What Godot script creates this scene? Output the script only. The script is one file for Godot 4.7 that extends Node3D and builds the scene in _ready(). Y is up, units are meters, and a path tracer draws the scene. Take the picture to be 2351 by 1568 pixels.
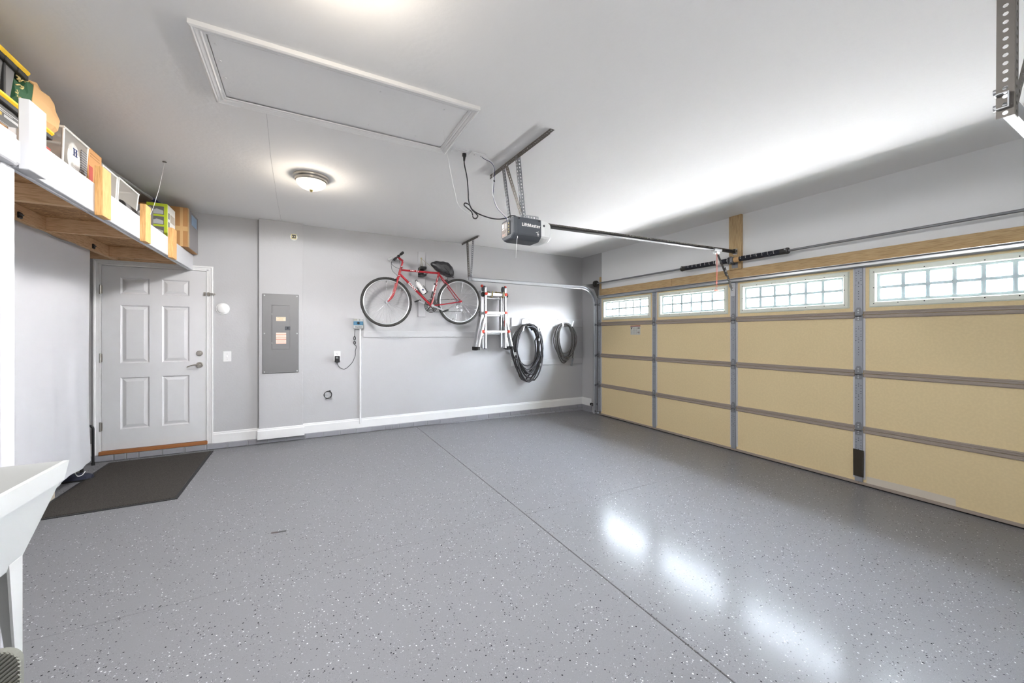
extends Node3D
# A two-car garage seen from its rear corner. x runs along the back wall (0 at the wall of the overhead door), y is up, z comes towards the camera.

const H := 2.891          # ceiling
const FLOOR_Y := 0.035    # floor level of the left slabs
const JOINT_X := -3.19    # saw-cut joint between the slabs
var rng := RandomNumberGenerator.new()
var M := {}               # materials by name
var used := {}            # names already given

# ------------------------------------------------------------------ nodes
func numbered(called):
	if not used.has(called):
		used[called] = 0
		return called
	used[called] += 1
	return "%s_%03d" % [called, used[called]]

func tag(o, label, category, group = ""):
	o.set_meta("label", label)
	o.set_meta("category", category)
	if group != "":
		o.set_meta("group", group)
	return o

func thing(called, label, category, at, group = ""):
	var o = Node3D.new()
	o.name = numbered(called)
	add_child(o)
	o.position = at
	tag(o, label, category, group)
	return o

func structure(called, at, label = ""):
	var o = Node3D.new()
	o.name = called
	add_child(o)
	o.position = at
	o.set_meta("kind", "structure")
	if label != "":
		o.set_meta("label", label)
	return o

func world_of(n):
	var p = Vector3.ZERO
	while n != self and n != null:
		p += n.position
		n = n.get_parent()
	return p

# commits a SurfaceTool (vertices in world coordinates) as ONE named mesh under a parent
func obj(called, st, m, parent = null, label = ""):
	var o = MeshInstance3D.new()
	o.mesh = st.commit() if st is SurfaceTool else st
	o.material_override = M[m] if m is String else m
	o.cast_shadow = GeometryInstance3D.SHADOW_CASTING_SETTING_ON
	if parent == null:
		o.name = numbered(called)
		add_child(o)
	else:
		o.name = called
		parent.add_child(o, true)
		o.position = -world_of(parent)
	if label != "":
		o.set_meta("label", label)
	return o

# one part for each item of a list; build(st, item) adds its shape
func each(called, m, parent, items, build):
	var made = []
	for q in items:
		var st = mb()
		build.call(st, q)
		made.append(obj(called, st, m, parent))
	return made

# a shared mesh, placed at a world position
func copy_at(called, mesh, m, parent, at, turn = Basis()):
	var o = MeshInstance3D.new()
	o.mesh = mesh
	o.material_override = M[m] if m is String else m
	o.name = called
	parent.add_child(o, true)
	o.transform = Transform3D(turn, at - world_of(parent))
	return o

func shell(called, st, m, label = ""):
	var o = obj(called, st, m, null, label)
	o.name = called
	o.set_meta("kind", "structure")
	return o

# ------------------------------------------------------------------ mesh tools
func mb():
	var s = SurfaceTool.new()
	s.begin(Mesh.PRIMITIVE_TRIANGLES)
	return s

func tri(st, a, b, c, na, nb, nc, ua = Vector2.ZERO, ub = Vector2.ZERO, uc = Vector2.ZERO):
	st.set_normal(na); st.set_uv(ua); st.add_vertex(a)
	if (b - a).cross(c - a).dot(na + nb + nc) > 0.0:
		st.set_normal(nc); st.set_uv(uc); st.add_vertex(c)
		st.set_normal(nb); st.set_uv(ub); st.add_vertex(b)
	else:
		st.set_normal(nb); st.set_uv(ub); st.add_vertex(b)
		st.set_normal(nc); st.set_uv(uc); st.add_vertex(c)

# a bottom left, b bottom right, c top right, d top left
func quad(st, a, b, c, d, n = null):
	if n == null:
		n = (b - a).cross(c - a).normalized()
	tri(st, a, b, c, n, n, n, Vector2(0, 1), Vector2(1, 1), Vector2(1, 0))
	tri(st, a, c, d, n, n, n, Vector2(0, 1), Vector2(1, 0), Vector2(0, 0))

func box(st, c, s, bev = 0.0, b = Basis()):
	var h: Vector3 = s * 0.5
	bev = minf(bev, minf(h.x, minf(h.y, h.z)) * 0.9)
	for ax in 3:
		for sg in [-1.0, 1.0]:
			var n = Vector3.ZERO
			n[ax] = sg
			var u = (ax + 1) % 3
			var v = (ax + 2) % 3
			var q = []
			for k in [[-1, -1], [1, -1], [1, 1], [-1, 1]]:
				var p = Vector3.ZERO
				p[ax] = sg * h[ax]
				p[u] = k[0] * (h[u] - bev)
				p[v] = k[1] * (h[v] - bev)
				q.append(c + b * p)
			quad(st, q[0], q[1], q[2], q[3], b * n)
	if bev <= 0.0:
		return
	for ax in 3:
		var u = (ax + 1) % 3
		var v = (ax + 2) % 3
		for su in [-1.0, 1.0]:
			for sv in [-1.0, 1.0]:
				var q = []
				for k in [[0, -1], [0, 1], [1, 1], [1, -1]]:
					var p = Vector3.ZERO
					p[ax] = k[1] * (h[ax] - bev)
					p[u] = su * (h[u] - (bev if k[0] == 1 else 0.0))
					p[v] = sv * (h[v] - (bev if k[0] == 0 else 0.0))
					q.append(c + b * p)
				var n = Vector3.ZERO
				n[u] = su
				n[v] = sv
				quad(st, q[0], q[1], q[2], q[3], (b * n).normalized())
	for sx in [-1.0, 1.0]:
		for sy in [-1.0, 1.0]:
			for sz in [-1.0, 1.0]:
				var n: Vector3 = (b * Vector3(sx, sy, sz)).normalized()
				var e = Vector3(sx, sy, sz)
				tri(st, c + b * (e * Vector3(h.x, h.y - bev, h.z - bev)), c + b * (e * Vector3(h.x - bev, h.y, h.z - bev)), c + b * (e * Vector3(h.x - bev, h.y - bev, h.z)), n, n, n)

# box between two corners
func span(st, a, b, bev = 0.0):
	box(st, (a + b) * 0.5, (b - a).abs(), bev)

func frame_of(t):
	var up = Vector3.UP if absf(t.y) < 0.9 else Vector3.RIGHT
	var x: Vector3 = up.cross(t).normalized()
	return [x, t.cross(x).normalized()]

# round tube along points; r is a number or one radius a point
func tube(st, pts, r, n = 8, closed = false, caps = true):
	var k: int = pts.size()
	var rings = []
	var nors = []
	var prev_x = null
	for i in k:
		var t: Vector3
		if closed:
			t = (pts[(i + 1) % k] - pts[(i + k - 1) % k]).normalized()
		else:
			t = (pts[mini(i + 1, k - 1)] - pts[maxi(i - 1, 0)]).normalized()
		var x: Vector3
		if prev_x == null:
			x = frame_of(t)[0]
		else:
			x = (prev_x - t * prev_x.dot(t))
			x = x.normalized() if x.length() > 1e-5 else frame_of(t)[0]
		prev_x = x
		var y = t.cross(x)
		var rr: float = r[i] if r is Array else r
		var ring = []
		var nr = []
		for j in n:
			var a = TAU * j / n
			var d = x * cos(a) + y * sin(a)
			ring.append(pts[i] + d * rr)
			nr.append(d)
		rings.append(ring)
		nors.append(nr)
	for i in (k if closed else k - 1):
		var i2 = (i + 1) % k
		for j in n:
			var j2 = (j + 1) % n
			tri(st, rings[i][j], rings[i2][j], rings[i2][j2], nors[i][j], nors[i2][j], nors[i2][j2])
			tri(st, rings[i][j], rings[i2][j2], rings[i][j2], nors[i][j], nors[i2][j2], nors[i][j2])
	if caps and not closed:
		for e in [[0, 1], [k - 1, k - 2]]:
			var nn: Vector3 = (pts[e[0]] - pts[e[1]]).normalized()
			for j in n:
				tri(st, pts[e[0]], rings[e[0]][j], rings[e[0]][(j + 1) % n], nn, nn, nn)

func rod(st, a, b, r, n = 10):
	tube(st, [a, b], r, n)

# smooth curve through points
func spline(pts, per = 6, closed = false):
	var out = []
	var k: int = pts.size()
	for i in (k if closed else k - 1):
		var p0 = pts[(i + k - 1) % k] if closed else pts[maxi(i - 1, 0)]
		var p1 = pts[i]
		var p2 = pts[(i + 1) % k]
		var p3 = pts[(i + 2) % k] if closed else pts[mini(i + 2, k - 1)]
		for j in per:
			out.append(p1.cubic_interpolate(p2, p0, p3, float(j) / per))
	if not closed:
		out.append(pts[k - 1])
	return out

# profile of Vector2(radius, height) turned about the y axis of xf
func lathe(st, prof, n, xf):
	for i in prof.size() - 1:
		var p: Vector2 = prof[i]
		var q: Vector2 = prof[i + 1]
		if p.is_equal_approx(q):
			continue
		var d = q - p
		var n2 = Vector2(d.y, -d.x).normalized()
		for j in n:
			var a = TAU * j / n
			var b = TAU * (j + 1) / n
			var ca = Vector3(cos(a), 0, sin(a))
			var cb = Vector3(cos(b), 0, sin(b))
			var na: Vector3 = (xf.basis * (ca * n2.x + Vector3.UP * n2.y)).normalized()
			var nb: Vector3 = (xf.basis * (cb * n2.x + Vector3.UP * n2.y)).normalized()
			var v0: Vector3 = xf * (ca * p.x + Vector3.UP * p.y)
			var v1: Vector3 = xf * (cb * p.x + Vector3.UP * p.y)
			var v2: Vector3 = xf * (cb * q.x + Vector3.UP * q.y)
			var v3: Vector3 = xf * (ca * q.x + Vector3.UP * q.y)
			if p.x > 1e-6:
				tri(st, v0, v1, v2, na, nb, nb)
			if q.x > 1e-6:
				tri(st, v0, v2, v3, na, nb, na)

# basis whose y axis points along d
func along(d):
	var y: Vector3 = d.normalized()
	var f = frame_of(y)
	return Basis(f[0], y, f[0].cross(y))

func disc(st, c, d, r, h, n = 16, bev = 0.0):
	var pr = [Vector2(0, 0), Vector2(r, 0), Vector2(r, h - bev), Vector2(r - bev, h), Vector2(0, h)]
	lathe(st, pr, n, Transform3D(along(d), c))

# polygon in the xy plane of xf, pushed along its z axis
func prism(st, poly, length, xf):
	var p = PackedVector2Array(poly)
	var idx = Geometry2D.triangulate_polygon(p)
	var area = 0.0
	for i in p.size():
		area += p[i].cross(p[(i + 1) % p.size()])
	for e in [[0.0, -1.0], [length, 1.0]]:
		var n: Vector3 = (xf.basis * Vector3(0, 0, e[1] * signf(length))).normalized()
		for i in range(0, idx.size(), 3):
			tri(st, xf * Vector3(p[idx[i]].x, p[idx[i]].y, e[0]), xf * Vector3(p[idx[i + 1]].x, p[idx[i + 1]].y, e[0]), xf * Vector3(p[idx[i + 2]].x, p[idx[i + 2]].y, e[0]), n, n, n)
	for i in p.size():
		var a = p[i]
		var b = p[(i + 1) % p.size()]
		var d = (b - a).normalized()
		var n2 = Vector2(d.y, -d.x) * signf(area)
		var n: Vector3 = (xf.basis * Vector3(n2.x, n2.y, 0)).normalized()
		quad(st, xf * Vector3(a.x, a.y, 0), xf * Vector3(b.x, b.y, 0), xf * Vector3(b.x, b.y, length), xf * Vector3(a.x, a.y, length), n)

# closed profile [Vector2(inward, side)] carried along a flat path; side is a fixed direction
func sweep(st, prof, pts, side):
	var k: int = pts.size()
	var cuts = []
	var outs = []
	for i in k:
		var t: Vector3 = (pts[mini(i + 1, k - 1)] - pts[maxi(i - 1, 0)]).normalized()
		var n: Vector3 = t.cross(side).normalized()
		var ring = []
		for q in prof:
			ring.append(pts[i] + n * q.x + side * q.y)
		cuts.append(ring)
		outs.append(n)
	var area = 0.0
	for i in prof.size():
		area += prof[i].cross(prof[(i + 1) % prof.size()])
	for j in prof.size():
		var a: Vector2 = prof[j]
		var j2: int = (j + 1) % prof.size()
		var d: Vector2 = (prof[j2] - a).normalized()
		var n2 = Vector2(d.y, -d.x) * signf(area)
		for i in k - 1:
			var na: Vector3 = outs[i] * n2.x + side * n2.y
			var nb: Vector3 = outs[i + 1] * n2.x + side * n2.y
			tri(st, cuts[i][j], cuts[i][j2], cuts[i + 1][j2], na, na, nb)
			tri(st, cuts[i][j], cuts[i + 1][j2], cuts[i + 1][j], na, nb, nb)
	for e in [[0, 1], [k - 1, k - 2]]:
		var nn: Vector3 = (pts[e[0]] - pts[e[1]]).normalized()
		var idx = Geometry2D.triangulate_polygon(PackedVector2Array(prof))
		for i in range(0, idx.size(), 3):
			tri(st, cuts[e[0]][idx[i]], cuts[e[0]][idx[i + 1]], cuts[e[0]][idx[i + 2]], nn, nn, nn)

# steel strip with a row of round holes: from a towards b, w wide along across
func holed(st, a, b, across, w, pitch = 0.03, r = 0.0085, thick = 0.0025, off = 0.0):
	var d: Vector3 = (b - a)
	var n = maxi(1, int(round(d.length() / pitch)))
	var step = d / n
	var u: Vector3 = d.normalized()
	var v: Vector3 = (across - u * across.dot(u)).normalized()
	var nn = u.cross(v)
	var hs: float = step.length() * 0.5
	for i in n:
		var c: Vector3 = a + step * (i + 0.5)
		var outer = []
		var inner = []
		for j in 8:
			var an = TAU * (j + 0.5) / 8.0
			inner.append(u * (cos(an) * r) + v * (sin(an) * r + off))
			var m = maxf(absf(cos(an)), absf(sin(an)))
			outer.append(u * (cos(an) / m * hs) + v * (sin(an) / m * w * 0.5))
		for j in 8:
			var j2 = (j + 1) % 8
			# corner points keep the outline square
			var corner = null
			if j % 2 == 0:
				var am = TAU * (j + 1.0) / 8.0
				corner = u * (signf(cos(am)) * hs) + v * (signf(sin(am)) * w * 0.5)
				if absf(cos(am)) < 0.1 or absf(sin(am)) < 0.1:
					corner = null
			for s in [-1.0, 1.0]:
				var lift: Vector3 = nn * thick * 0.5 * s
				tri(st, c + inner[j] + lift, c + outer[j] + lift, c + outer[j2] + lift, nn * s, nn * s, nn * s)
				tri(st, c + inner[j] + lift, c + outer[j2] + lift, c + inner[j2] + lift, nn * s, nn * s, nn * s)
				if corner != null:
					tri(st, c + outer[j] + lift, c + corner + lift, c + outer[j2] + lift, nn * s, nn * s, nn * s)
			var into: Vector3 = -(inner[j] + inner[j2] - v * off * 2.0).normalized()
			quad(st, c + inner[j] - nn * thick * 0.5, c + inner[j2] - nn * thick * 0.5, c + inner[j2] + nn * thick * 0.5, c + inner[j] + nn * thick * 0.5, into)
	for s in [-1.0, 1.0]:
		quad(st, a + v * w * 0.5 * s - nn * thick * 0.5, b + v * w * 0.5 * s - nn * thick * 0.5, b + v * w * 0.5 * s + nn * thick * 0.5, a + v * w * 0.5 * s + nn * thick * 0.5, v * s)
	for e in [[a, -u], [b, u]]:
		quad(st, e[0] - v * w * 0.5 - nn * thick * 0.5, e[0] + v * w * 0.5 - nn * thick * 0.5, e[0] + v * w * 0.5 + nn * thick * 0.5, e[0] - v * w * 0.5 + nn * thick * 0.5, e[1])

# punched steel angle: two holed strips that meet along the line a-b
func angle_iron(st, a, b, side1, side2, w = 0.032, pitch = 0.028):
	var u: Vector3 = (b - a).normalized()
	var s1: Vector3 = (side1 - u * side1.dot(u)).normalized()
	var s2: Vector3 = (side2 - u * side2.dot(u) - s1 * side2.dot(s1)).normalized()
	holed(st, a + s1 * w * 0.5, b + s1 * w * 0.5, s1, w, pitch, 0.0075, 0.0025, 0.0)
	holed(st, a + s2 * w * 0.5, b + s2 * w * 0.5, s2, w, pitch, 0.0075, 0.0025, 0.0)

func lettering(called, text, size, m, parent, at, turn, depth = 0.002, bold = 600, face = "Droid Sans"):
	var t = TextMesh.new()
	t.text = text
	var f = SystemFont.new()
	f.font_names = PackedStringArray([face])
	f.font_weight = bold
	t.font = f
	t.font_size = 64
	t.pixel_size = size / 64.0
	t.depth = depth
	t.curve_step = 2.0
	return copy_at(called, t, m, parent, at, turn)

# ------------------------------------------------------------------ materials
func mat(called, c, rough = 0.6, metal = 0.0, spec = 0.5):
	var m = StandardMaterial3D.new()
	m.resource_name = called
	m.albedo_color = c
	m.roughness = rough
	m.metallic = metal
	m.metallic_specular = spec
	M[called] = m
	return m

func c8(r, g, b):
	return Color(r / 255.0, g / 255.0, b / 255.0)

func noise_tex(sd, freq, cols, offs, octaves = 4, size = 512):
	var n = FastNoiseLite.new()
	n.seed = sd
	n.frequency = freq
	n.noise_type = FastNoiseLite.TYPE_SIMPLEX_SMOOTH
	n.fractal_octaves = octaves
	var t = NoiseTexture2D.new()
	t.width = size
	t.height = size
	t.seamless = true
	t.noise = n
	var g = Gradient.new()
	g.offsets = PackedFloat32Array(offs)
	g.colors = PackedColorArray(cols)
	t.color_ramp = g
	return t

func textured(called, tex, scale, rough = 0.7, spec = 0.4):
	var m = mat(called, Color.WHITE, rough, 0.0, spec)
	m.albedo_texture = tex
	m.uv1_triplanar = true
	m.uv1_scale = scale
	return m

# slight waviness of the coat
func floor_relief(m):
	var n = FastNoiseLite.new()
	n.seed = 77
	n.frequency = 0.02
	n.fractal_octaves = 2
	var t = NoiseTexture2D.new()
	t.width = 1024
	t.height = 1024
	t.seamless = true
	t.noise = n
	m.heightmap_enabled = true
	m.heightmap_texture = t
	m.heightmap_scale = 0.03

func relief(m, sd, freq, depth_cm, scale):
	var n = FastNoiseLite.new()
	n.seed = sd
	n.frequency = freq
	n.fractal_octaves = 3
	var t = NoiseTexture2D.new()
	t.width = 512
	t.height = 512
	t.seamless = true
	t.noise = n
	m.heightmap_enabled = true
	m.heightmap_texture = t
	m.heightmap_scale = depth_cm
	m.uv1_triplanar = true
	m.uv1_scale = scale

# epoxy floor: grey coat with white, black and grey paint flakes (tile of 2.4 m)
func flake_image():
	var s = 2048
	var im = Image.create(s, s, false, Image.FORMAT_RGB8)
	im.fill(c8(128, 128, 131))
	var dens = FastNoiseLite.new()
	dens.seed = 5
	dens.frequency = 0.006
	var cols = [c8(212, 212, 215), c8(190, 190, 195), c8(22, 22, 24), c8(48, 48, 53), c8(88, 88, 95), c8(162, 162, 168)]
	var odds = [0.17, 0.34, 0.52, 0.70, 0.86, 1.0]
	rng.seed = 11
	for k in 90000:
		var px = rng.randi() % s
		var py = rng.randi() % s
		if rng.randf() < 0.6 + dens.get_noise_2d(px, py) * 0.8:
			im.set_pixel(px, py, [c8(100, 100, 107), c8(172, 172, 178), c8(62, 62, 68), c8(150, 150, 156)][rng.randi() % 4])
	for k in 52000:
		var cx = rng.randf() * s
		var cy = rng.randf() * s
		var dn = dens.get_noise_2d(cx, cy)
		if rng.randf() > 0.55 + dn * 0.9:
			continue
		var pick = rng.randf()
		var col: Color = cols[5]
		for q in 6:
			if pick < odds[q]:
				col = cols[q]
				break
		var big = pow(rng.randf(), 5.0)
		var a = 0.75 + big * 2.9
		var b = a * (0.5 + rng.randf() * 0.45)
		var an = rng.randf() * PI
		var ca = cos(an)
		var sa = sin(an)
		var e = int(a) + 1
		for y in range(-e, e + 1):
			for x in range(-e, e + 1):
				var u = x * ca + y * sa
				var v = -x * sa + y * ca
				if absf(u) / a + absf(v) / b * 0.55 <= 1.0 and absf(v) <= b:
					im.set_pixel(posmod(int(cx) + x, s), posmod(int(cy) + y, s), col)
	return ImageTexture.create_from_image(im)

# carpet of the mat: dark ribs of brown and grey loops
func mat_image():
	var im = Image.create(256, 256, false, Image.FORMAT_RGB8)
	rng.seed = 21
	for y in 256:
		for x in 256:
			var rib = 0.75 if (x % 8) < 3 else 1.0
			var k = (0.55 + rng.randf() * 0.75) * rib
			im.set_pixel(x, y, Color(0.31 * k, 0.295 * k, 0.28 * k))
	return ImageTexture.create_from_image(im)

func osb_image():
	var s = 512
	var im = Image.create(s, s, false, Image.FORMAT_RGB8)
	im.fill(c8(188, 146, 100))
	rng.seed = 31
	for k in 1600:
		var cx = rng.randf() * s
		var cy = rng.randf() * s
		var l = 14.0 + rng.randf() * 34.0
		var w = 3.0 + rng.randf() * 7.0
		var an = rng.randfn() * 0.6
		var t = rng.randf()
		var col = c8(146, 106, 68).lerp(c8(216, 174, 126), t)
		for u in range(-int(l), int(l)):
			for v in range(-int(w * 0.5), int(w * 0.5) + 1):
				im.set_pixel(posmod(int(cx + u * cos(an) - v * sin(an)), s), posmod(int(cy + u * sin(an) + v * cos(an)), s), col)
	return ImageTexture.create_from_image(im)

# a printed sheet: ground colour and rectangles [x, y, w, h, colour] in parts of the sheet
func sheet(called, w, h, ground, rects, rough = 0.5):
	var im = Image.create(w, h, false, Image.FORMAT_RGB8)
	im.fill(ground)
	for r in rects:
		im.fill_rect(Rect2i(int(r[0] * w), int(r[1] * h), maxi(1, int(r[2] * w)), maxi(1, int(r[3] * h))), r[4])
	var m = mat(called, Color.WHITE, rough)
	m.albedo_texture = ImageTexture.create_from_image(im)
	return m

func make_materials():
	var m
	m = mat("wall_grey", c8(185, 185, 187), 0.75)
	relief(m, 3, 0.05, 0.05, Vector3(1.3, 1.3, 1.3))
	m = mat("wall_white", c8(240, 241, 242), 0.75)
	relief(m, 4, 0.05, 0.05, Vector3(1.3, 1.3, 1.3))
	m = mat("ceiling_white", c8(240, 240, 240), 0.85)
	relief(m, 6, 0.04, 0.06, Vector3(1.1, 1.1, 1.1))
	mat("trim_white", c8(232, 232, 232), 0.4)
	mat("door_white", c8(218, 218, 220), 0.4)
	mat("board_grey", c8(190, 190, 192), 0.6)
	mat("brick_grey", c8(146, 146, 152), 0.5)
	mat("mortar_grey", c8(160, 160, 164), 0.7)
	m = mat("floor_epoxy", Color.WHITE, 0.19, 0.0, 0.13)
	m.albedo_texture = flake_image()
	m.uv1_triplanar = true
	m.uv1_scale = Vector3.ONE / 2.4
	floor_relief(m)
	mat("joint_dark", c8(70, 70, 74), 0.8)
	mat("joint_filler", c8(128, 128, 134), 0.5)
	m = mat("driveway", c8(190, 188, 182), 0.9)
	mat("nickel", c8(190, 185, 178), 0.28, 1.0)
	mat("chrome", c8(225, 226, 230), 0.12, 1.0)
	mat("galvanised", c8(196, 199, 203), 0.34, 0.85)
	mat("galvanised_dull", c8(128, 130, 134), 0.5, 0.45)
	mat("stile_grey", c8(156, 160, 168), 0.45, 0.25)
	mat("angle_steel", c8(112, 108, 103), 0.48, 0.55)
	mat("rail_dark", c8(58, 57, 56), 0.5, 0.2)
	mat("spring_black", c8(42, 46, 56), 0.5, 0.2)
	mat("black_plastic", c8(26, 26, 28), 0.45)
	mat("charcoal_plastic", c8(74, 78, 84), 0.5)
	mat("rubber", c8(34, 34, 35), 0.8)
	mat("tyre_rubber", c8(52, 51, 50), 0.75)
	mat("white_plastic", c8(240, 240, 240), 0.3)
	mat("white_paint", c8(214, 215, 219), 0.5)
	mat("frame_cream", c8(232, 236, 224), 0.45)
	mat("muntin_grey", c8(186, 198, 204), 0.8, 0.0, 0.2)
	mat("rail_taupe", c8(158, 146, 136), 0.55)
	mat("liner_white", c8(206, 206, 210), 0.6)
	mat("panel_edge", c8(196, 176, 138), 0.7)
	m = textured("panel_cream", noise_tex(41, 0.03, [c8(227, 207, 164), c8(229, 209, 166), c8(231, 211, 168)], [0.3, 0.5, 0.7], 6), Vector3(2.6, 2.6, 2.6), 0.65, 0.3)
	mat("glass", Color(0.93, 0.98, 0.97, 0.06), 0.02)
	M["glass"].metallic_specular = 0.3
	M["glass"].transparency = BaseMaterial3D.TRANSPARENCY_ALPHA
	var pine = noise_tex(51, 0.018, [c8(208, 156, 96), c8(224, 174, 112), c8(232, 184, 124), c8(218, 166, 104)], [0.2, 0.45, 0.62, 0.85], 4)
	textured("pine_upright", pine, Vector3(9, 0.7, 9), 0.6)
	var joist = noise_tex(52, 0.018, [c8(214, 174, 132), c8(230, 194, 152), c8(238, 204, 164), c8(222, 184, 142)], [0.2, 0.45, 0.62, 0.85], 4)
	textured("joist_pine", joist, Vector3(0.7, 9, 9), 0.75)
	textured("beam_pine", joist, Vector3(9, 9, 0.7), 0.75)
	var treated = noise_tex(53, 0.02, [c8(166, 140, 100), c8(188, 162, 122), c8(198, 172, 132), c8(178, 152, 111)], [0.2, 0.45, 0.62, 0.85], 4)
	textured("header_wood", treated, Vector3(10, 10, 0.5), 0.75)
	textured("header_wood_upright", treated, Vector3(10, 0.5, 10), 0.75)
	m = mat("osb", Color.WHITE, 0.85)
	m.albedo_texture = osb_image()
	m.uv1_triplanar = true
	m.uv1_scale = Vector3(1.6, 1.6, 1.6)
	mat("threshold_wood", c8(150, 96, 52), 0.55)
	m = mat("mat_carpet", Color.WHITE, 0.95, 0.0, 0.2)
	m.albedo_texture = mat_image()
	m.uv1_triplanar = true
	m.uv1_scale = Vector3(3.2, 3.2, 3.2)
	mat("cloth_white", c8(190, 190, 193), 0.9)
	mat("sink_white", c8(206, 207, 205), 0.3)
	M["sink_white"].subsurf_scatter_enabled = false
	mat("ribbed_grey", c8(120, 120, 112), 0.95)
	mat("bike_red", c8(158, 10, 28), 0.25)
	M["bike_red"].clearcoat_enabled = true
	M["bike_red"].clearcoat = 0.6
	mat("cover_black", c8(38, 38, 41), 0.36)
	mat("decal_white", c8(238, 236, 234), 0.5)
	mat("red_plastic", c8(212, 62, 42), 0.4)
	mat("aluminium", c8(226, 227, 230), 0.3, 0.75)
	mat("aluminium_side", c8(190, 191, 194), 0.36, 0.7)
	mat("hook_brass", c8(176, 164, 118), 0.5, 0.3)
	mat("hose_black", c8(62, 62, 64), 0.38)
	mat("hose_grey", c8(92, 90, 88), 0.4)
	mat("panel_steel", c8(122, 121, 122), 0.42, 0.15)
	mat("controller_grey", c8(188, 190, 190), 0.5)
	mat("controller_blue", c8(52, 112, 142), 0.5)
	mat("lcd", c8(150, 150, 138), 0.3)
	mat("ivory", c8(232, 222, 170), 0.5)
	mat("lens_white", c8(226, 228, 228), 0.3)
	mat("cable_blue", c8(44, 50, 92), 0.5)
	mat("cable_white", c8(232, 232, 232), 0.5)
	mat("rope_red", c8(214, 122, 110), 0.8)
	mat("tote_grey", c8(100, 98, 98), 0.5)
	mat("tote_black", c8(30, 29, 30), 0.5)
	mat("lid_yellow", c8(246, 200, 36), 0.45)
	mat("paper_brown", c8(216, 172, 120), 0.85)
	mat("paper_green", c8(42, 84, 54), 0.8)
	mat("print_tan", c8(204, 182, 120), 0.8)
	mat("cardboard", c8(190, 140, 90), 0.85)
	mat("cardboard_dark", c8(166, 122, 76), 0.85)
	mat("packing_tape", c8(196, 160, 112), 0.25)
	mat("print_red", c8(170, 70, 58), 0.7)
	mat("lime_print", c8(188, 206, 50), 0.5)
	mat("box_white", c8(232, 230, 226), 0.6)
	mat("box_grey", c8(108, 106, 106), 0.6)
	mat("wrap_grey", c8(128, 124, 124), 0.25)
	mat("label_blue", c8(118, 142, 168), 0.35)
	m = mat("clear_plastic", Color(0.86, 0.84, 0.81, 0.34), 0.3, 0.0, 0.6)
	m.transparency = BaseMaterial3D.TRANSPARENCY_ALPHA
	mat("clear_rim", c8(226, 226, 222), 0.3)
	mat("bin_contents", c8(176, 164, 148), 0.8)
	mat("pole_grey", c8(170, 174, 178), 0.35, 0.4)
	mat("grip_blue", c8(34, 46, 92), 0.5)
	mat("tip_tan", c8(214, 172, 96), 0.6)
	mat("string_white", c8(236, 236, 234), 0.8)
	mat("dark_fabric", c8(50, 50, 54), 0.85)
	mat("shoe_navy", c8(34, 38, 56), 0.8)
	mat("tape_brown", c8(70, 62, 61), 0.7)
	mat("tape_slate", c8(58, 60, 60), 0.7)
	mat("patch_black", c8(52, 46, 38), 0.95)
	mat("patch_paper", c8(216, 206, 192), 0.5)
	mat("hole_dark", c8(40, 40, 44), 0.9)
	m = mat("lamp_glass", c8(250, 246, 236), 0.3)
	m.emission_enabled = true
	m.emission = Color(1.0, 0.93, 0.80)
	m.emission_energy_multiplier = 1.5
	sheet("panel_label_small", 64, 32, c8(226, 208, 184), [[0.1, 0.2, 0.8, 0.1, c8(190, 160, 130)], [0.3, 0.45, 0.45, 0.12, c8(196, 170, 96)], [0.1, 0.7, 0.7, 0.1, c8(200, 172, 150)]])
	sheet("panel_label_big", 96, 110, c8(232, 210, 196), [[0, 0.15, 1, 0.04, c8(190, 120, 90)], [0, 0.44, 1, 0.04, c8(192, 128, 80)], [0, 0.56, 1, 0.05, c8(196, 90, 66)], [0, 0.90, 1, 0.04, c8(186, 100, 72)], [0.1, 0.24, 0.8, 0.02, c8(170, 160, 156)], [0.1, 0.31, 0.8, 0.02, c8(170, 160, 156)], [0.1, 0.67, 0.8, 0.02, c8(180, 160, 150)], [0.1, 0.75, 0.8, 0.02, c8(180, 160, 150)], [0.1, 0.82, 0.7, 0.02, c8(180, 160, 150)]])
	var wl = [[0, 0, 1, 0.12, c8(150, 84, 78)], [0.02, 0.2, 0.2, 0.06, c8(30, 30, 30)], [0.07, 0.28, 0.1, 0.14, c8(50, 46, 40)], [0.74, 0.2, 0.22, 0.2, c8(140, 138, 130)], [0.74, 0.68, 0.2, 0.14, c8(150, 128, 126)]]
	for cc in 4:
		for rr in 9:
			if rr > 3 or cc == 1 or cc == 2:
				wl.append([0.03 + cc * 0.25, 0.22 + rr * 0.085, 0.19, 0.035, c8(166, 166, 160)])
	sheet("warning_print", 128, 128, c8(208, 206, 200), wl)
	var tl = [[0, 0, 1, 1, c8(96, 94, 94)], [0.05, 0.10, 0.9, 0.05, c8(235, 235, 235)], [0.05, 0.18, 0.7, 0.05, c8(225, 225, 225)], [0.05, 0.28, 0.55, 0.16, c8(232, 196, 60)], [0.62, 0.28, 0.3, 0.14, c8(236, 236, 236)], [0.05, 0.48, 0.4, 0.14, c8(236, 206, 80)]]
	for rr in 4:
		tl.append([0.1, 0.70 + rr * 0.06, 0.8, 0.03, c8(210, 210, 208)])
	sheet("tote_sticker", 96, 128, c8(96, 94, 94), tl)
	var sd = []
	for i in 9:
		sd.append([0.0, i / 9.0, 1.0, 0.05, c8(62, 60, 62)])
	sheet("stack_print", 32, 96, c8(140, 138, 138), sd)
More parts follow.
